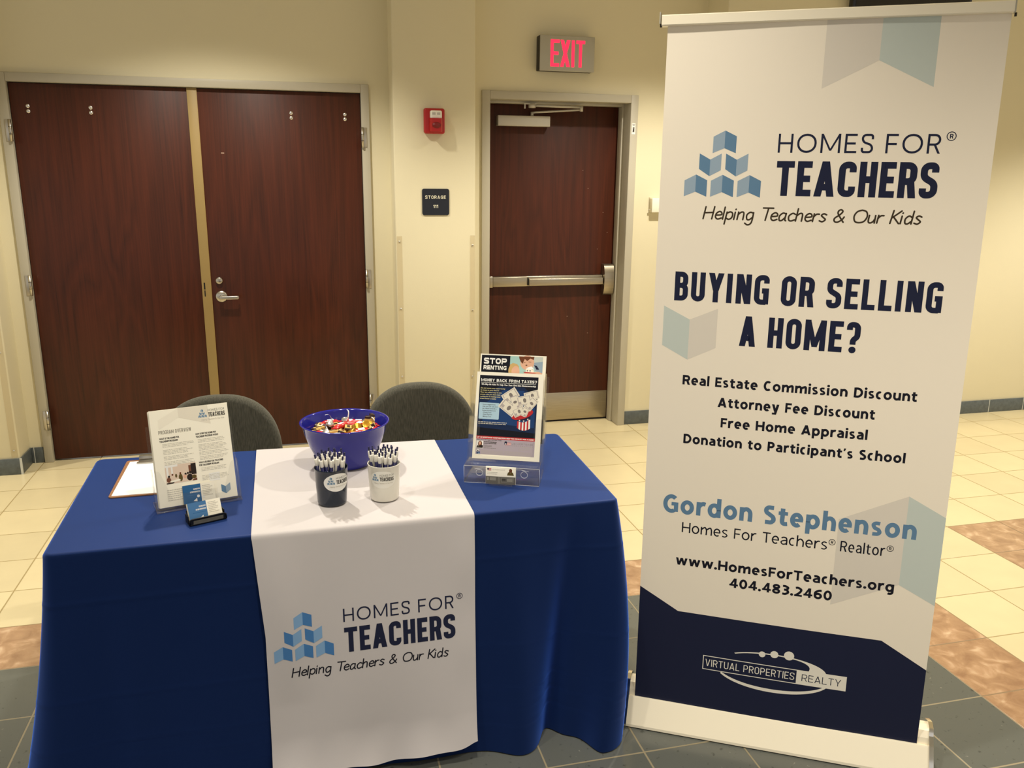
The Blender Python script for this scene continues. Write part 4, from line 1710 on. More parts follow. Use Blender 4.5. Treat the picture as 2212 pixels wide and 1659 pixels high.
class Lean:
    """frame of a sheet that leans back: u across, v up the sheet, w out of its face towards the viewer"""

    def __init__(self, o, ang, lean):
        self.o = Vector(o)
        self.d = Vector((math.cos(ang), math.sin(ang), 0))
        self.n = Vector((-math.sin(ang), math.cos(ang), 0))
        self.u = self.n*math.sin(lean)+Vector((0, 0, math.cos(lean)))
        self.w = self.d.cross(self.u)

    def __call__(self, u, v, w=0.0):
        return self.o+self.d*u+self.u*v+self.w*w

    def mx(self):
        M = Matrix.Identity(4)
        for i in range(3):
            M[i][0], M[i][1], M[i][2], M[i][3] = self.d[i], self.u[i], self.w[i], self.o[i]
        return M


def lbox(mb, F, lo, hi, m, r=0):
    mb.box(lo, hi, m, r, 2, F.mx())


LF = Lean((-2.167, -2.922, TZ+.0105), .264, .236)
SW, SH = .2159, .2794
LUp = Lean((-2.167, -2.922, TZ+.0008), .264, 0.0)
t = thing('brochure_holder', 'clear acrylic stand holding the program overview flyers on the left', 'brochure holder', (-2.167, -2.90, TZ))
mb = MB()
lbox(mb, LUp, (-.119, 0, -.078), (.119, .003, .016), 'acrylic', .0012)
lbox(mb, LUp, (-.119, .0, .012), (-.070, .012, .018), 'acrylic', .002)
lbox(mb, LUp, (.072, .0, .012), (.119, .012, .018), 'acrylic', .002)
mb.build('base', t)
mb = MB(); lbox(mb, LF, (-.119, -.006, -.0265), (.119, .235, -.024), 'acrylic', .0008); mb.build('back_plate', t)
mb = MB()
mb.prism([(p.x, p.y) for p in fillet([(-.119, -.006), (.119, -.006), (.119, .108), (.100, .108), (.070, .018), (-.070, .018), (-.100, .108), (-.119, .108)], .012, True)], .0022, LF.mx() @ Matrix.Translation((0, 0, .0018)), 'acrylic')
mb.build('front_plate', t)
for s in (-1, 1):
    mb = MB(); lbox(mb, LF, (min(s*.1165, s*.119), -.006, -.024), (max(s*.1165, s*.119), .112, .0018), 'acrylic', .0006); mb.build('side_plate', t)
mb = MB(); lbox(mb, LF, (-.050, -.002, .0062), (.053, .034, .0076), 'acrylic', .0005); lbox(mb, LF, (-.050, -.003, .0018), (.053, .0, .0076), 'acrylic', .0003); mb.build('card_pocket', t)
mb = MB()
for k in range(9):
    off = (k*37 % 11-5)*.0003
    lbox(mb, LF, (-SW/2+off-.0006, .0, -.0215+k*.0021), (SW/2+off-.0006, SH-.001+off, -.0215+k*.0021+.0020), 'paper', .0)
tag(mb.build('flyer_stack'), 'thick stack of paper behind the program overview flyer', 'flyer stack', kind='stuff')
mb = MB()
lbox(mb, LF, (-SW/2, 0, -.0004), (SW/2, SH, .0002), 'paper')
P = Print()
C0 = lambda x, y: (-SW/2+x*SW, SH*y)          # artwork in fractions of the sheet, origin bottom left
P.T = lambda p: C0(*p)
P.poly([(.36, 1.0), (.74, 1.0), (.76, .80), (.36, .905)], 'paper_shade', 0)
P.poly([(.10, .80), (.36, .905), (.36, 1.0), (.10, .90)], 'paper_tint', 0)
P.caps('PROGRAM OVERVIEW', .09, .50, .752, .038, .15, .42, .1, 'text_soft', 1, r=.15)
P.T = lambda p: C0(p[0], p[1])
P.items = [it for it in P.items]
for (x0, x1, y, s) in ((.09, .34, .697, 'WHAT IS THE HOMES FOR'), (.09, .32, .668, 'TEACHERS® PROGRAM?'), (.55, .815, .700, 'HOW DOES THE HOMES FOR'), (.55, .84, .671, 'TEACHERS® PROGRAM WORK?'),
                     (.55, .865, .400, 'WHO IS ELIGIBLE FOR THE HOMES'), (.55, .81, .371, 'FOR TEACHERS® PROGRAM?')):
    P.text(s, x0, x1, y, .019, 'text_dark', .05, 1)
for (x0, x1, y, n, sd) in ((.12, .52, .650, 3, 1), (.12, .52, .590, 4, 2), (.12, .52, .520, 3, 3), (.12, .52, .465, 3, 4), (.57, .96, .652, 3, 5), (.57, .96, .598, 5, 6), (.57, .96, .520, 3, 7), (.57, .96, .470, 3, 8), (.57, .94, .352, 3, 9), (.57, .95, .270, 4, 10)):
    P.lines(x0, x1, y, n, .0145, .0055, 'text_grey', sd, 1)
P.rect(.66, .20, .80, .285, 'flyer_white', 0)
# classroom picture on the flyer
px0, px1, py0, py1 = .115, .505, .235, .425
P.rect(px0, py0, px1, py1, 'photo_pinkwall', 0)
P.rect(px0, py1-.02, px0+.16, py1, 'flyer_white', 1); P.rect(.13, .31, .155, .41, 'flyer_white', 1); P.rect(.19, .31, .21, .41, 'flyer_white', 1)
P.rect(.44, .30, .505, .415, 'photo_dark', 1); P.rect(.41, .315, .44, .40, 'photo_brown', 1)
P.poly([(px0, py0), (px1, py0), (px1, .285), (.36, .285), (px0, .25)], 'photo_pinkwall', 1)
for (x, y, rx, ry, m) in ((.15, .275, .028, .026, 'photo_brown'), (.155, .31, .014, .012, 'photo_dark'), (.20, .30, .02, .025, 'photo_pinkwall'), (.20, .325, .012, .011, 'photo_brown'), (.245, .31, .013, .02, 'photo_olive'), (.30, .285, .025, .04, 'photo_olive'),
                         (.30, .33, .012, .011, 'photo_hair'), (.355, .29, .022, .02, 'photo_skin'), (.365, .315, .014, .012, 'photo_dark'), (.395, .32, .012, .012, 'photo_dark'), (.415, .275, .038, .035, 'photo_dark'), (.425, .325, .016, .014, 'photo_dark'), (.47, .275, .03, .02, 'photo_olive')):
    P.ell(x, y, rx, ry, m, 2, 14)
P.poly([(.16, .262), (.28, .275), (.30, .258), (.19, .245)], 'paper', 3)
P.poly([(px0, .235), (.2, .235), (.22, .25), (.12, .245)], 'photo_dark', 3)
P.poly([(.45, .25), (.505, .26), (.505, .235), (.45, .235)], 'photo_brown', 3)
P.lines(.11, .33, .175, 6, .021, .010, 'text_grey', 12, 1)
P.T = lambda p: C0(*p)
P.poly([(.80, .150), (.858, .122), (.858, .045), (.80, .075)], 'ink_steel', 1)
P.poly([(.858, .122), (.920, .155), (.920, .080), (.858, .045)], 'cube_light', 1)
old = P.T
P.T = lambda p: p
draw_logo(P, lambda p: (-SW/2+SW*.61+(p[0]+.346)*.118, SH*.872+(p[1]-1.55)*.140), small=True)
P.stamp(mb, LF, .0004, .0001)
tag(mb.build('flyer'), 'white program overview flyer at the front of the left stand', 'flyer')


def card_print(P, x0, y0, w, h, left='card_blue'):
    P.rect(x0, y0, x0+w*.56, y0+h, left, 1)
    P.text('GORDON', x0+w*.33, x0+w*.535, y0+h*.70, h*.085, 'flyer_white', .05, 2)
    P.text('STEPHENSON', x0+w*.22, x0+w*.535, y0+h*.545, h*.085, 'flyer_white', .05, 2)
    P.lines(x0+w*.12, x0+w*.53, y0+h*.44, 1, h*.1, h*.035, 'card_darkblue' if left == 'card_blue' else 'card_blue', 3, 2, 0)
    P.lines(x0+w*.61, x0+w*.93, y0+h*.88, 7, h*.09, h*.035, 'text_grey', 5, 2, .4)
    P.poly([(x0+w*.30, y0+h*.10), (x0+w*.42, y0+h*.25), (x0+w*.42, y0+h*.06)], 'flyer_white', 2)


mb = MB()
lbox(mb, LF, (-.0435, .001, .0044), (.0455, .0545, .0048), 'paper')
P = Print(); card_print(P, -.0435, .001, .089, .0535, 'card_darkblue')
P.rect(.008, .012, .016, .018, 'flyer_white', 2); P.ell(-.002, .019, .004, .004, 'flyer_white', 2, 12)
P.stamp(mb, LF, .0050, .0001)
tag(mb.build('business_card'), 'blue and white business card in the pocket of the left flyer stand', 'business card')

# black mesh card tray
TA = .375
TO = Vector((-2.131, -3.061, TZ+.0006))
TF = Lean(TO, TA, 0.0)
t = thing('card_holder', 'small black wire mesh card holder at the left of the table', 'card holder', TO)
mb = MB()
lbox(mb, TF, (-.050, 0, -.044), (.050, .002, .0), 'mesh_black', .0008)
lbox(mb, TF, (-.049, .002, -.0015), (.049, .017, .0), 'mesh_black')
mb.build('tray', t)
mb = MB()
for i in range(34):
    x = -.040+i*.0024
    for j in range(4):
        lbox(mb, TF, (x+(j % 2)*.0012, .0045+j*.0027, -.0004), (x+.0013+(j % 2)*.0012, .0062+j*.0027, .0003), 'mesh_hole')
tag(mb.build('mesh_pattern', t), 'perforated front lip')
mb = MB()
mb.tube([TF(-.050, .003, -.001), TF(-.049, .016, -.001), TF(-.044, .019, -.001), TF(.044, .019, -.001), TF(.049, .016, -.001), TF(.050, .003, -.001)], .0022, 'mesh_black', 8)
mb.tube([TF(-.050, .003, -.001), TF(.050, .003, -.001)], .0022, 'mesh_black', 8)
mb.build('wire_rim', t)
TL = Lean(TF(0, .0080, -.014), TA, .42)
mb = MB()
lbox(mb, TL, (-.048, .002, -.0145), (.048, .034, -.0125), 'mesh_black')
for s in (-1, 1):
    lbox(mb, TF, (s*.049-.001, .001, -.044), (s*.049+.001, .024, -.016), 'mesh_black')
mb.build('back_plate', t)
mb = MB()
for k in range(6):
    off = (k*29 % 7-3)*.0003
    lbox(mb, TL, (-.0445+off, 0, -.0112+k*.0017), (.0445+off, .0505, -.0112+k*.0017+.0016), 'paper')
tag(mb.build('card_stack'), 'stack of business cards behind the front card in the black mesh holder', 'card stack', kind='stuff')
mb = MB()
lbox(mb, TL, (-.0445, 0, -.0004), (.0445, .0508, .0001), 'paper')
P = Print(); card_print(P, -.0445, 0, .089, .0508, 'card_blue')
P.stamp(mb, TL, .0003, .0001)
tag(mb.build('business_card'), 'blue and white business card at the front of the black mesh holder', 'business card')

# ------------------------------------------------------------------ right tiered holder with two flyers and a card
RA = -.385
RF = Lean((-1.267, -2.949, TZ+.0008), RA, 0.0)
F1 = Lean(RF(.004, .063, -.052), -.400, .332)
F2 = Lean(RF(.008, .114, -.0925), -.398, .332)
t = thing('brochure_holder', 'clear acrylic tiered stand with tax and renting flyers on the right of the table', 'brochure holder', (-1.25, -2.90, TZ))
mb = MB()
lbox(mb, RF, (-.120, 0, -.150), (.120, .003, .002), 'acrylic', .001)
lbox(mb, RF, (-.036, .0, .002), (.036, .003, .0165), 'acrylic', .001)
lbox(mb, RF, (.09, .0, .002), (.120, .003, .009), 'acrylic', .001)
mb.build('base', t)
mb = MB()
lbox(mb, RF, (-.120, .003, -.0015), (.120, .058, .001), 'acrylic', .0006)
lbox(mb, RF, (-.119, .053, -.085), (.119, .0555, -.001), 'acrylic', .0006)
for a_, b_ in (((-.1195, .0008), (.1195, .0008)), ((-.1195, .0008), (-.1195, .057)), ((.1195, .0008), (.1195, .057)), ((-.1195, .0565), (.1195, .0565)), ((-.06, .0515), (-.085, .0465)), ((.062, .0515), (.087, .0465)), ((-.06, .0515), (.062, .0515))):
    mb.tube([RF(a_[0], a_[1], .0008), RF(b_[0], b_[1], .0008)], .0006, 'acrylic_glint', 6)  # thin pale strips paint the highlights along the panel edges
mb.build('front_panel', t)
for x in (-.070, .072):
    mb = MB()
    mb.tube([RF(x+.0105*math.cos(k*PI/16), .036+.0105*math.sin(k*PI/16), .0018) for k in range(33)], .0006, 'acrylic_glint', 6)
    mb.build('ring_mark', t)
mb = MB(); lbox(mb, RF, (-.119, .104, -.130), (.119, .1065, -.0865), 'acrylic', .0006); lbox(mb, RF, (-.119, .0555, -.0888), (.119, .104, -.0866), 'acrylic'); mb.build('step', t)


def pocket(F, h, w):
    mb = MB()
    mb.prism([(p.x, p.y) for p in fillet([(-w, -.004), (w, -.004), (w, h), (w-.030, h), (w-.034, .010), (-w+.034, .010), (-w+.030, h), (-w, h)], .012, True)], .0022, F.mx() @ Matrix.Translation((0, 0, .0022)), 'acrylic')
    mb.build('front_plate', t)


pocket(F1, .135, .119)
pocket(F2, .120, .119)
mb = MB(); lbox(mb, F2, (-.119, -.004, -.018), (.119, .215, -.0155), 'acrylic', .0008); mb.build('back_plate', t)
mb = MB(); lbox(mb, F1, (-.119, -.003, -.0128), (.119, .205, -.0114), 'acrylic', .0008); mb.build('divider', t)
for s in (-1, 1):
    x = s*.1195
    mb = MB()
    prof = [(0.0, 0.0), (-.001, .058), (.046, .060), (.092, .205), (.104, .205), (.110, .225), (.165, .325), (.185, .318), (.150, .0)]
    # side wall drawn in (depth, height)
    M = frame(RF(x, 0, 0), RF.n, (0, 0, 1))
    mb.prism(prof, .0022*(1 if s < 0 else -1), M, 'acrylic')
    mb.build('side_wall', t)

mb = MB()
for k in range(5):
    off = (k*31 % 9-4)*.0003
    lbox(mb, F1, (-SW/2+off, 0, -.0106+k*.0020), (SW/2+off, SH-.001, -.0106+k*.0020+.0019), 'paper')
tag(mb.build('flyer_stack'), 'stack of paper behind the tax refund flyer in the right stand', 'flyer stack', kind='stuff')

# tax flyer
mb = MB()
lbox(mb, F1, (-SW/2, 0, -.0004), (SW/2, SH, .0002), 'paper')
P = Print()
P.T = lambda p: (-SW/2+p[0]*SW, SH*p[1])
P.rect(.045, .255, .925, .962, 'flyer_black', 0)
P.poly([(.045, .36), (.925, .32), (.925, .70), (.72, .84), (.35, .84), (.045, .70)], 'flyer_navy', 0.5)
P.poly([(.12, .42), (.90, .38), (.90, .60), (.72, .80), (.42, .80), (.12, .62)], 'flyer_blue', 1)
P.rect(.045, .05, .925, .235, 'flyer_lilac', 0)
P.rect(.045, .228, .925, .262, 'flyer_red', 1)
P.caps('MONEY BACK FROM TAXES?', .065, .905, .890, .034, .26, .72, .11, 'flyer_white', 2, r=.42)
P.rect(.065, .876, .895, .880, 'flyer_white', 2)
P.text('We May Be Able To Help You Turn That Into Homeownership', .075, .895, .848, .018, 'flyer_white', .055, 2, .25)
for k, s in enumerate(('Do not waste your opportunity', 'to invest in your future!', 'Your tax refund may be the', 'answer that you have been', 'waiting for in making your', 'dream home a reality.')):
    P.text(s, .065, (.44, .345, .385, .37, .375, .31)[k], .806-k*.0242, .0135, 'flyer_cream', .03, 2, .2)
q = fillet([(.06, .455), (.365, .455), (.365, .645), (.06, .645)], .012, True)
P.poly([(p.x, p.y) for p in q], 'flyer_lightblue', 2)
for k, (x, s, e) in enumerate(((.085, '•  Some suggestions', .305), (.11, 'that you can use your', .345), (.11, 'tax refund towards a', .325), (.11, 'home purchase are:', .315), (.12, '•Closing Costs', .25), (.12, '•Down Payment', .262), (.12, '•Moving Costs', .25))):
    P.text(s, x, e, .618-k*.0232, .0135, 'text_dark', .015, 3)
P.lines(.06, .50, .425, 2, .018, .008, 'text_grey', 4, 2, .1)
P.text('LET US MORTGAGE CORPORATION HELP YOU QUALIFY FOR A HOME', .055, .905, .2375, .0145, 'flyer_white', .05, 2)


def bill(cx, cy, w, h, ang, lay):
    c, s = math.cos(ang), math.sin(ang)

    def tr(x, y):
        return (cx+(x*c-y*s), cy+(x*s+y*c)*SW/SH)
    P.poly([tr(-w/2, -h/2), tr(w/2, -h/2), tr(w/2, h/2), tr(-w/2, h/2)], 'bill_paper', lay)
    for sc, m in ((.86, 'bill_mid'), (.76, 'bill_paper')):
        P.poly([tr(-w/2*sc, -h/2*sc), tr(w/2*sc, -h/2*sc), tr(w/2*sc, h/2*sc), tr(-w/2*sc, h/2*sc)], m, lay+(1 if sc > .8 else 2))
    P.poly([tr(h*.17*math.cos(k*PI/9)+w*.04, h*.24*math.sin(k*PI/9)) for k in range(18)], 'bill_grey', lay+3)
    P.poly([tr(-w*.40, -h*.33), tr(-w*.22, -h*.33), tr(-w*.22, -h*.05), tr(-w*.40, -h*.05)], 'bill_mid', lay+3)


bill(.52, .74, .24, .15, .62, 3)
bill(.84, .75, .22, .13, .3, 3)
bill(.50, .60, .27, .16, -.62, 5)
bill(.60, .66, .24, .12, 1.95, 6)
bill(.73, .69, .22, .14, .25, 7)
bill(.84, .655, .20, .12, .9, 8)
bill(.66, .56, .18, .12, .5, 9)
bill(.75, .56, .14, .10, 1.2, 10)
hat = [(.58, .495), (.70, .51), (.80, .545), (.865, .60), (.80, .60), (.76, .575), (.68, .545), (.585, .52)]
c_, s_ = math.cos(.33), math.sin(.33)
brim = lambda a: (.715+.168*math.cos(a)*c_-.050*math.sin(a)*s_, .527+(.168*math.cos(a)*s_*.75+.050*math.sin(a)*c_))
P.poly([brim(2*PI*k/30) for k in range(30)], 'flyer_red', 2)
P.poly([brim(PI+PI*k/15) for k in range(16)]+[(lambda q: (.715+(q[0]-.715)*.80, .524+(q[1]-.527)*.62))(brim(2*PI-PI*k/15)) for k in range(16)], 'flyer_red', 15)
for k in range(8):
    f = k/8; g = (k+1)/8
    def hx(u, v):
        # v 0 bottom .. 1 band
        l0, l1 = .645, .625
        w0, w1 = .195, .19
        return ((l0+(l1-l0)*v)+(w0+(w1-w0)*v)*u+.02*v, (.345+.028*(u-.5)**2*4)+v*(.115+.035*u))
    P.poly([hx(f, 0), hx(g, 0), hx(g, .72), hx(f, .72)], 'flyer_red' if k % 2 == 0 else 'flyer_white', 11)
P.poly([hx(0, .68), hx(1, .68), hx(1, 1.0), hx(.5, .98), hx(0, 1.02)], 'ink_navy', 12)
for u in (.18, .5, .82):
    cx, cy = hx(u, .83)
    P.poly([(cx+(.016 if k % 2 == 0 else .007)*math.cos(PI/2+k*PI/5), cy+(.016 if k % 2 == 0 else .007)*math.sin(PI/2+k*PI/5)*SW/SH) for k in range(10)], 'flyer_white', 13)
# contact block
P.rect(.052, .118, .155, .205, 'flyer_white', 1)
P.ell(.108, .170, .030, .034, 'photo_hair', 2, 16); P.ell(.106, .176, .015, .02, 'photo_skin', 3, 14); P.poly([(.055, .122), (.15, .122), (.155, .150), (.125, .158), (.10, .145), (.065, .150)], 'photo_dark', 3)
P.text('For a Good Mortgage Call Now Today', .06, .43, .213, .0105, 'text_dark', .03, 2)
P.lines(.165, .36, .198, 2, .016, .009, 'text_dark', 21, 2, .1)
P.lines(.165, .33, .160, 2, .013, .006, 'text_mid', 22, 2, .3)
P.lines(.165, .42, .127, 1, .013, .005, 'text_mid', 23, 2, .3)
P.rect(.485, .170, .575, .200, 'flyer_red', 2)
for k in range(3):
    P.rect(.50, .174+k*.009, .575, .178+k*.009, 'flyer_white', 3)
P.rect(.475, .176, .512, .205, 'ink_navy', 4); P.poly([(.47, .203), (.4935, .214), (.517, .203)], 'ink_navy', 4); P.rect(.487, .176, .50, .192, 'flyer_white', 5)
P.caps('US MORTGAGE', .585, .90, .180, .0175, .12, .8, .25, 'text_mid', 2, r=.3)
P.caps('CORPORATION', .585, .90, .161, .009, .12, .6, .8, 'text_mid', 2, r=.3)
P.rect(.70, .150, .90, .156, 'bill_mid', 2)
P.lines(.69, .90, .135, 2, .013, .004, 'bill_mid', 24, 2, .3)
P.lines(.13, .47, .098, 5, .010, .005, 'bill_mid', 25, 2, .05); P.lines(.48, .90, .098, 5, .010, .005, 'bill_mid', 26, 2, .05)
P.ell(.080, .093, .02, .015, 'flyer_white', 2, 12); P.ell(.080, .090, .01, .008, 'text_dark', 3, 12)
P.rect(.062, .053, .115, .078, 'flyer_blue', 2); P.rect(.085, .056, .112, .064, 'flyer_lightblue', 3)
P.stamp(mb, F1, .0004, .00006)
tag(mb.build('flyer'), 'dark blue tax refund flyer with money in a striped hat', 'flyer')

# renting flyer on the back tier
mb = MB()
lbox(mb, F2, (-SW/2, 0, -.0012), (SW/2, SH, .0002), 'paper')
P = Print()
P.T = lambda p: (-SW/2+p[0]*SW, SH*p[1])
P.rect(.02, .60, .455, .986, 'flyer_black', 0)
P.caps('STOP', .055, .405, .884, .070, .27, .9, .11, 'flyer_white', 1, r=.46)
P.caps('RENTING', .055, .405, .817, .049, .25, .8, .13, 'flyer_white', 1, r=.42)
P.rect(.455, .60, .95, .986, 'photo_teal', 0)
P.rect(.80, .86, .95, .986, 'ghost_blue', 1)
P.ell(.520, .815, .085, .085, 'photo_blond', 1); P.ell(.545, .805, .062, .068, 'photo_skin', 2)
P.poly([(.455, .885), (.50, .905), (.56, .895), (.60, .865), (.53, .872), (.485, .835), (.455, .80)], 'photo_blond', 3)
P.poly([(.455, .76), (.62, .77), (.70, .80), (.90, .815), (.95, .80), (.95, .70), (.455, .70)], 'photo_skin', 3)
P.poly([(.80, .915), (.95, .935), (.95, .80), (.84, .825)], 'cube_light', 3)
P.poly([(.82, .890), (.86, .885), (.90, .842), (.86, .838)], 'ink_navy', 4)
P.ell(.715, .915, .105, .085, 'photo_skin', 4, 28)
P.poly([(.585, .986), (.82, .986), (.81, .95), (.76, .965), (.715, .935), (.675, .957), (.645, .900), (.615, .925), (.595, .955)], 'photo_hair', 5)
P.poly([(.655, .912), (.690, .922), (.690, .917), (.658, .907)], 'photo_hair', 6)
P.poly([(.735, .928), (.775, .926), (.775, .921), (.735, .922)], 'photo_hair', 6)
P.ell(.705, .885, .014, .008, 'photo_brown', 6, 12)
P.poly([(.70, .842), (.77, .846), (.82, .830), (.82, .800), (.70, .800)], 'paper', 6)
P.poly([(.69, .842), (.73, .862), (.785, .874), (.83, .838), (.79, .842), (.70, .846)], 'paper_bright', 7)
P.rect(.715, .815, .735, .830, 'bill_grey', 8); P.rect(.755, .815, .775, .830, 'bill_grey', 8)
P.poly([(.66, .808), (.82, .803), (.86, .795), (.68, .797)], 'flyer_red', 8)
P.stamp(mb, F2, .0004, .00008)
tag(mb.build('flyer'), 'white STOP RENTING flyer standing behind the tax refund flyer', 'flyer')

CF = Lean(RF(-.001, .0045, .0135), RA, .10)
mb = MB()
lbox(mb, CF, (-.0475, 0, -.0055), (.0475, .056, .0), 'paper', .0008)
P = Print()
P.rect(-.0470, .0005, .0470, .025, 'card_reflection', 0)  # grey band paints the dark reflection in the clear card pocket
P.rect(-.043, .012, -.037, .022, 'card_greylight', 1); P.rect(-.034, .012, -.015, .022, 'card_greylight', 1)
P.rect(-.0075, .002, -.006, .0245, 'card_greylight', 1); P.rect(-.0035, .002, -.002, .0245, 'card_greylight', 1)
P.rect(.002, .007, .041, .0225, 'card_greylight', 1); P.rect(.003, .008, .040, .0215, 'card_reflection', 2); P.rect(.004, .013, .016, .0185, 'text_dark', 3); P.rect(.02, .010, .038, .0195, 'card_greylight', 3)
P.rect(-.042, .043, -.030, .0500, 'flyer_red', 1)
for k in range(2):
    P.rect(-.042, .0442+k*.0027, -.030, .0454+k*.0027, 'flyer_white', 2)
P.rect(-.043, .0458, -.037, .0505, 'ink_navy', 3)
P.text('US MORTGAGE', -.028, .014, .0445, .0042, 'text_grey', 0, 1)
P.lines(-.043, -.008, .0385, 2, .005, .0018, 'text_grey', 4, 1, .2)
P.ell(.031, .0455, .005, .0065, 'photo_hair', 1, 14); P.ell(.031, .046, .0028, .004, 'photo_skin', 2, 12)
P.poly([(.020, .030), (.042, .030), (.039, .039), (.034, .042), (.031, .038), (.027, .042), (.0225, .039)], 'photo_olive', 2)
P.stamp(mb, CF, .00012, .00004)
tag(mb.build('business_card'), 'white business cards with a small portrait, standing at the foot of the right stand', 'business card', kind='thing')

# ------------------------------------------------------------------ roll-up banner
BA = -.5170
BO = Vector((-.524, -3.396, 0))
Bd = Vector((math.cos(BA), math.sin(BA), 0)); Bn = Vector((-math.sin(BA), math.cos(BA), 0))
BUP = (Vector((0, 0, 1))+Bn*.033-Bd*.007).normalized()
BFR = Bd.cross(BUP).normalized()           # out of the printed face
V0 = .084


def ban(u, v, l=0.0):
    """u across, v up the canvas; l lifts off the printed face. A faint upright kink runs down the middle."""
    sag = .0045*(abs(u+.012)-.2)+.003*math.cos(u*7.6)
    return BO+Vector((0, 0, V0))+Bd*u+BUP*v+BFR*(l+sag-.0009)


def bl(x, y, z):   # banner base frame: x along, y depth away from the viewer, z up
    return BO+Bd*x+Bn*y+Vector((0, 0, z))


t = thing('roll_up_banner', 'tall white roll-up banner with navy foot standing right of the table', 'banner', BO)
mb = MB()
mb.grid(lambda u, v: ban(-.4135+.827*u, -.010+2.020*v), 60, 60, 'banner_white')
mb.grid(lambda u, v: ban(-.4135+.827*u, -.010+2.020*v, -.0006), 60, 60, 'banner_white', flip=True)
P = Print()
# pale shapes
P.poly([(-.010, 2.008), (.123, 2.008), (.123, 1.896), (-.010, 1.829)], 'ghost_grey', 0)
P.poly([(.123, 2.008), (.257, 2.008), (.257, 1.830), (.123, 1.896)], 'ghost_blue', 0)
P.poly([(-.385, 1.244), (-.311, 1.208), (-.311, 1.092), (-.385, 1.130)], 'ghost_blue', 0)
P.poly([(-.311, 1.208), (-.2345, 1.243), (-.2345, 1.131), (-.311, 1.092)], 'ghost_grey', 0)
P.poly([(.138, .662), (.3145, .749), (.3145, .484), (.138, .398)], 'ghost_grey', 0)
P.poly([(.3145, .749), (.4134, .697), (.4134, .434), (.3145, .484)], 'ghost_blue', 0)
P.poly([(-.4134, -.008), (.4134, -.008), (.4134, .233), (.286, .306), (-.2945, .308), (-.4134, .374)], 'ink_navy', 0)
draw_logo(P, lambda p: p)
CWD = {'B': .98, 'G': 1.02, 'N': 1.05, 'O': 1.02}
P.caps('BUYING OR SELLING', -.358, .337, 1.2605, .082, .178, .40, .09, 'ink_navy', r=.15, wide=CWD)
P.caps('A HOME?', -.171, .145, 1.1415, .085, .178, .40, .09, 'ink_navy', r=.15, wide=CWD)
for s, x0, x1, y in (('Real Estate Commission Discount', -.321, .304, 1.0185), ('Attorney Fee Discount', -.218, .203, .9600), ('Free Home Appraisal', -.206, .190, .9005), ("Donation to Participant's School", -.309, .293, .8430)):
    P.sans(s, x0, x1, y, .0280, .225, 'ink_dark')
P.sans('Gordon Stephenson', -.357, .344, .624, .0555, .225, 'ink_steel')
P.sans('Homes For Teachers', -.298, .114, .5655, .032, .125, 'ink_dark')
P.reg(.126, .590, .0085, 'ink_dark')
P.sans('Realtor', .149, .268, .5655, .032, .125, 'ink_dark')
P.reg(.281, .590, .0085, 'ink_dark')
P.sans('www.HomesForTeachers.org', -.310, .303, .460, .0305, .225, 'ink_dark')
P.sans('404.483.2460', -.149, .140, .410, .0300, .225, 'ink_dark')
# realty mark on the navy foot
ww = 'logo_white'
arcpts, wid = [], []
for k in range(29):
    a = math.radians(205+k*(340-205)/28)
    arcpts.append((-.006+.165*math.cos(a), .152+.060*math.sin(a))); wid.append(.004+.0065*math.sin(PI*(k+3)/34))
P.stroke(arcpts, wid, ww, 1)
outer, inner = [], []
for k in range(25):
    f = k/24
    q = max(0, (f-.50)/.50); q = q*q*(3-2*q)
    a = math.radians(138-138*f)
    outer.append((-.006+.153*math.cos(a), .170+.0435*math.sin(a)))
    inner.append((-.006+(.149-.047*q)*math.cos(a), .170+(.0398-.013*q)*math.sin(a)))
for k in range(24):
    P.poly([outer[k], outer[k+1], inner[k+1], inner[k]], ww, 1)
P.ell(-.039, .208, .0095, .0095, ww, 2); P.ell(-.004, .213, .0115, .0115, ww, 2); P.ell(.038, .216, .0145, .0145, ww, 2)
P.rect(-.211, .128, .0635, .175, ww, 2); P.rect(-.2085, .1305, .0635, .1725, 'ink_navy', 3)
P.rect(.0635, .128, .2045, .175, ww, 2)
P.caps('VIRTUAL PROPERTIES', -.203, .058, .1400, .0235, .10, .62, .16, ww, 4, r=.24)
P.caps('REALTY', .079, .190, .1405, .0225, .10, .78, .18, 'ink_navy', 4, r=.24)
P.slice([-.4135+.827*i/60 for i in range(61)])
P.stamp(mb, ban, .00014, .00005)
cv = mb.build('printed_canvas', t)
cv.data.materials.update()
mb = MB()
R0, R1 = -.429, .418


def rail(u, w, v):
    return BO+Vector((0, 0, V0))+Bd*u+BUP*v+BFR*w


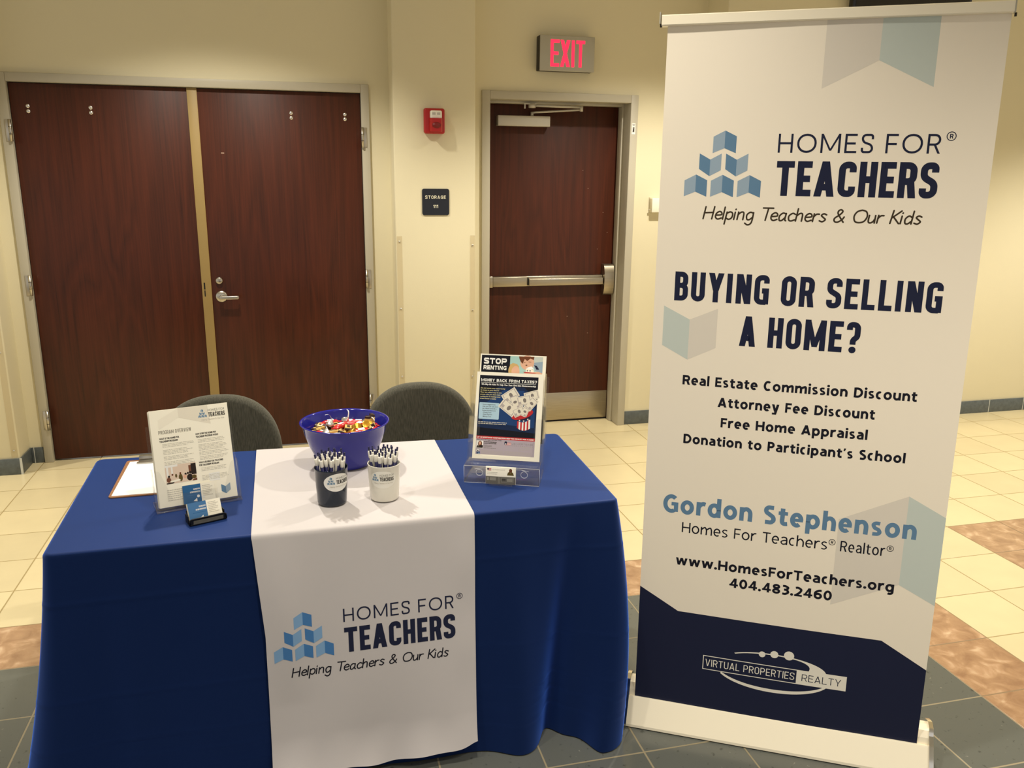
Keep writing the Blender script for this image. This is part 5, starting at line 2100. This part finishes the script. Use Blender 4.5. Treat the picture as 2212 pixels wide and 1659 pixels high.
mb.prism([(-.012, 1.9985), (.010, 1.9985), (.0125, 2.001), (.0125, 2.0235), (.010, 2.026), (-.010, 2.026), (-.012, 2.024)], R1-R0, frame(rail(R0, 0, 0), BFR, BUP) if BFR.cross(BUP).dot(Bd) > 0 else frame(rail(R1, 0, 0), BFR, BUP), 'white_gloss')
mb.build('top_rail', t)
for u in (R0, R1):
    h = MB()
    s = -1 if u < 0 else 1
    h.prism([(-.013, 1.9975), (.0135, 1.9975), (.0135, 2.027), (-.013, 2.027)], .003, frame(rail(u if BFR.cross(BUP).dot(Bd) > 0 and s > 0 else (u-.003 if s < 0 else u), 0, 0), BFR, BUP), 'sign_grey')
    h.tube([rail(u+s*.002, .004, 1.9985), rail(u+s*.002, .004, 1.990)], .003, 'sign_dark', 8)
    h.build('rail_end_cap', t)
mb = MB()
PR = [(-.052, .004), (-.051, .012), (-.0075, .080), (-.005, .083), (-.003, .081), (.004, .080), (.008, .100), (.018, .118), (.040, .125), (.075, .112), (.112, .075), (.130, .030), (.132, .004)]
X0, X1 = -.431, .444
vs = [bl(X0, y, z) for y, z in PR]+[bl(X1, y, z) for y, z in PR]
n = len(PR)
mb.add(vs, [(i, i+1, n+i+1, n+i) for i in range(n-1)]+[(n-1, 0, n, 2*n-1)], 'white_gloss', False)
mb.build('base_housing', t)
for xa in (X0-.012, X1):
    h = MB()
    big = [(y*1.07-.002, z*1.06+.002 if z > .01 else .0) for y, z in PR]
    big = [(p.x, p.y) for p in fillet(big[:4]+big[6:], .008, True, 4)]
    vs = [bl(xa, y, z) for y, z in big]+[bl(xa+.012, y, z) for y, z in big]
    k = len(big)
    h.add(vs, [tuple(range(k-1, -1, -1)), tuple(range(k, 2*k))], 'black_metal' if xa < 0 else 'chrome', False)  # black on the left cap paints a dark reflection in its chrome
    h.add(vs, [(i, (i+1) % k, k+(i+1) % k, k+i) for i in range(k)], 'chrome', True)
    tag(h.build('base_end_cap', t), 'chrome end cap')
mb = MB()
mb.tube([bl(0, .016, .12), rail(0, -.010, 1.0), rail(0, -.008, 2.0)], .0095, 'satin_steel', 12)
mb.build('support_pole', t)
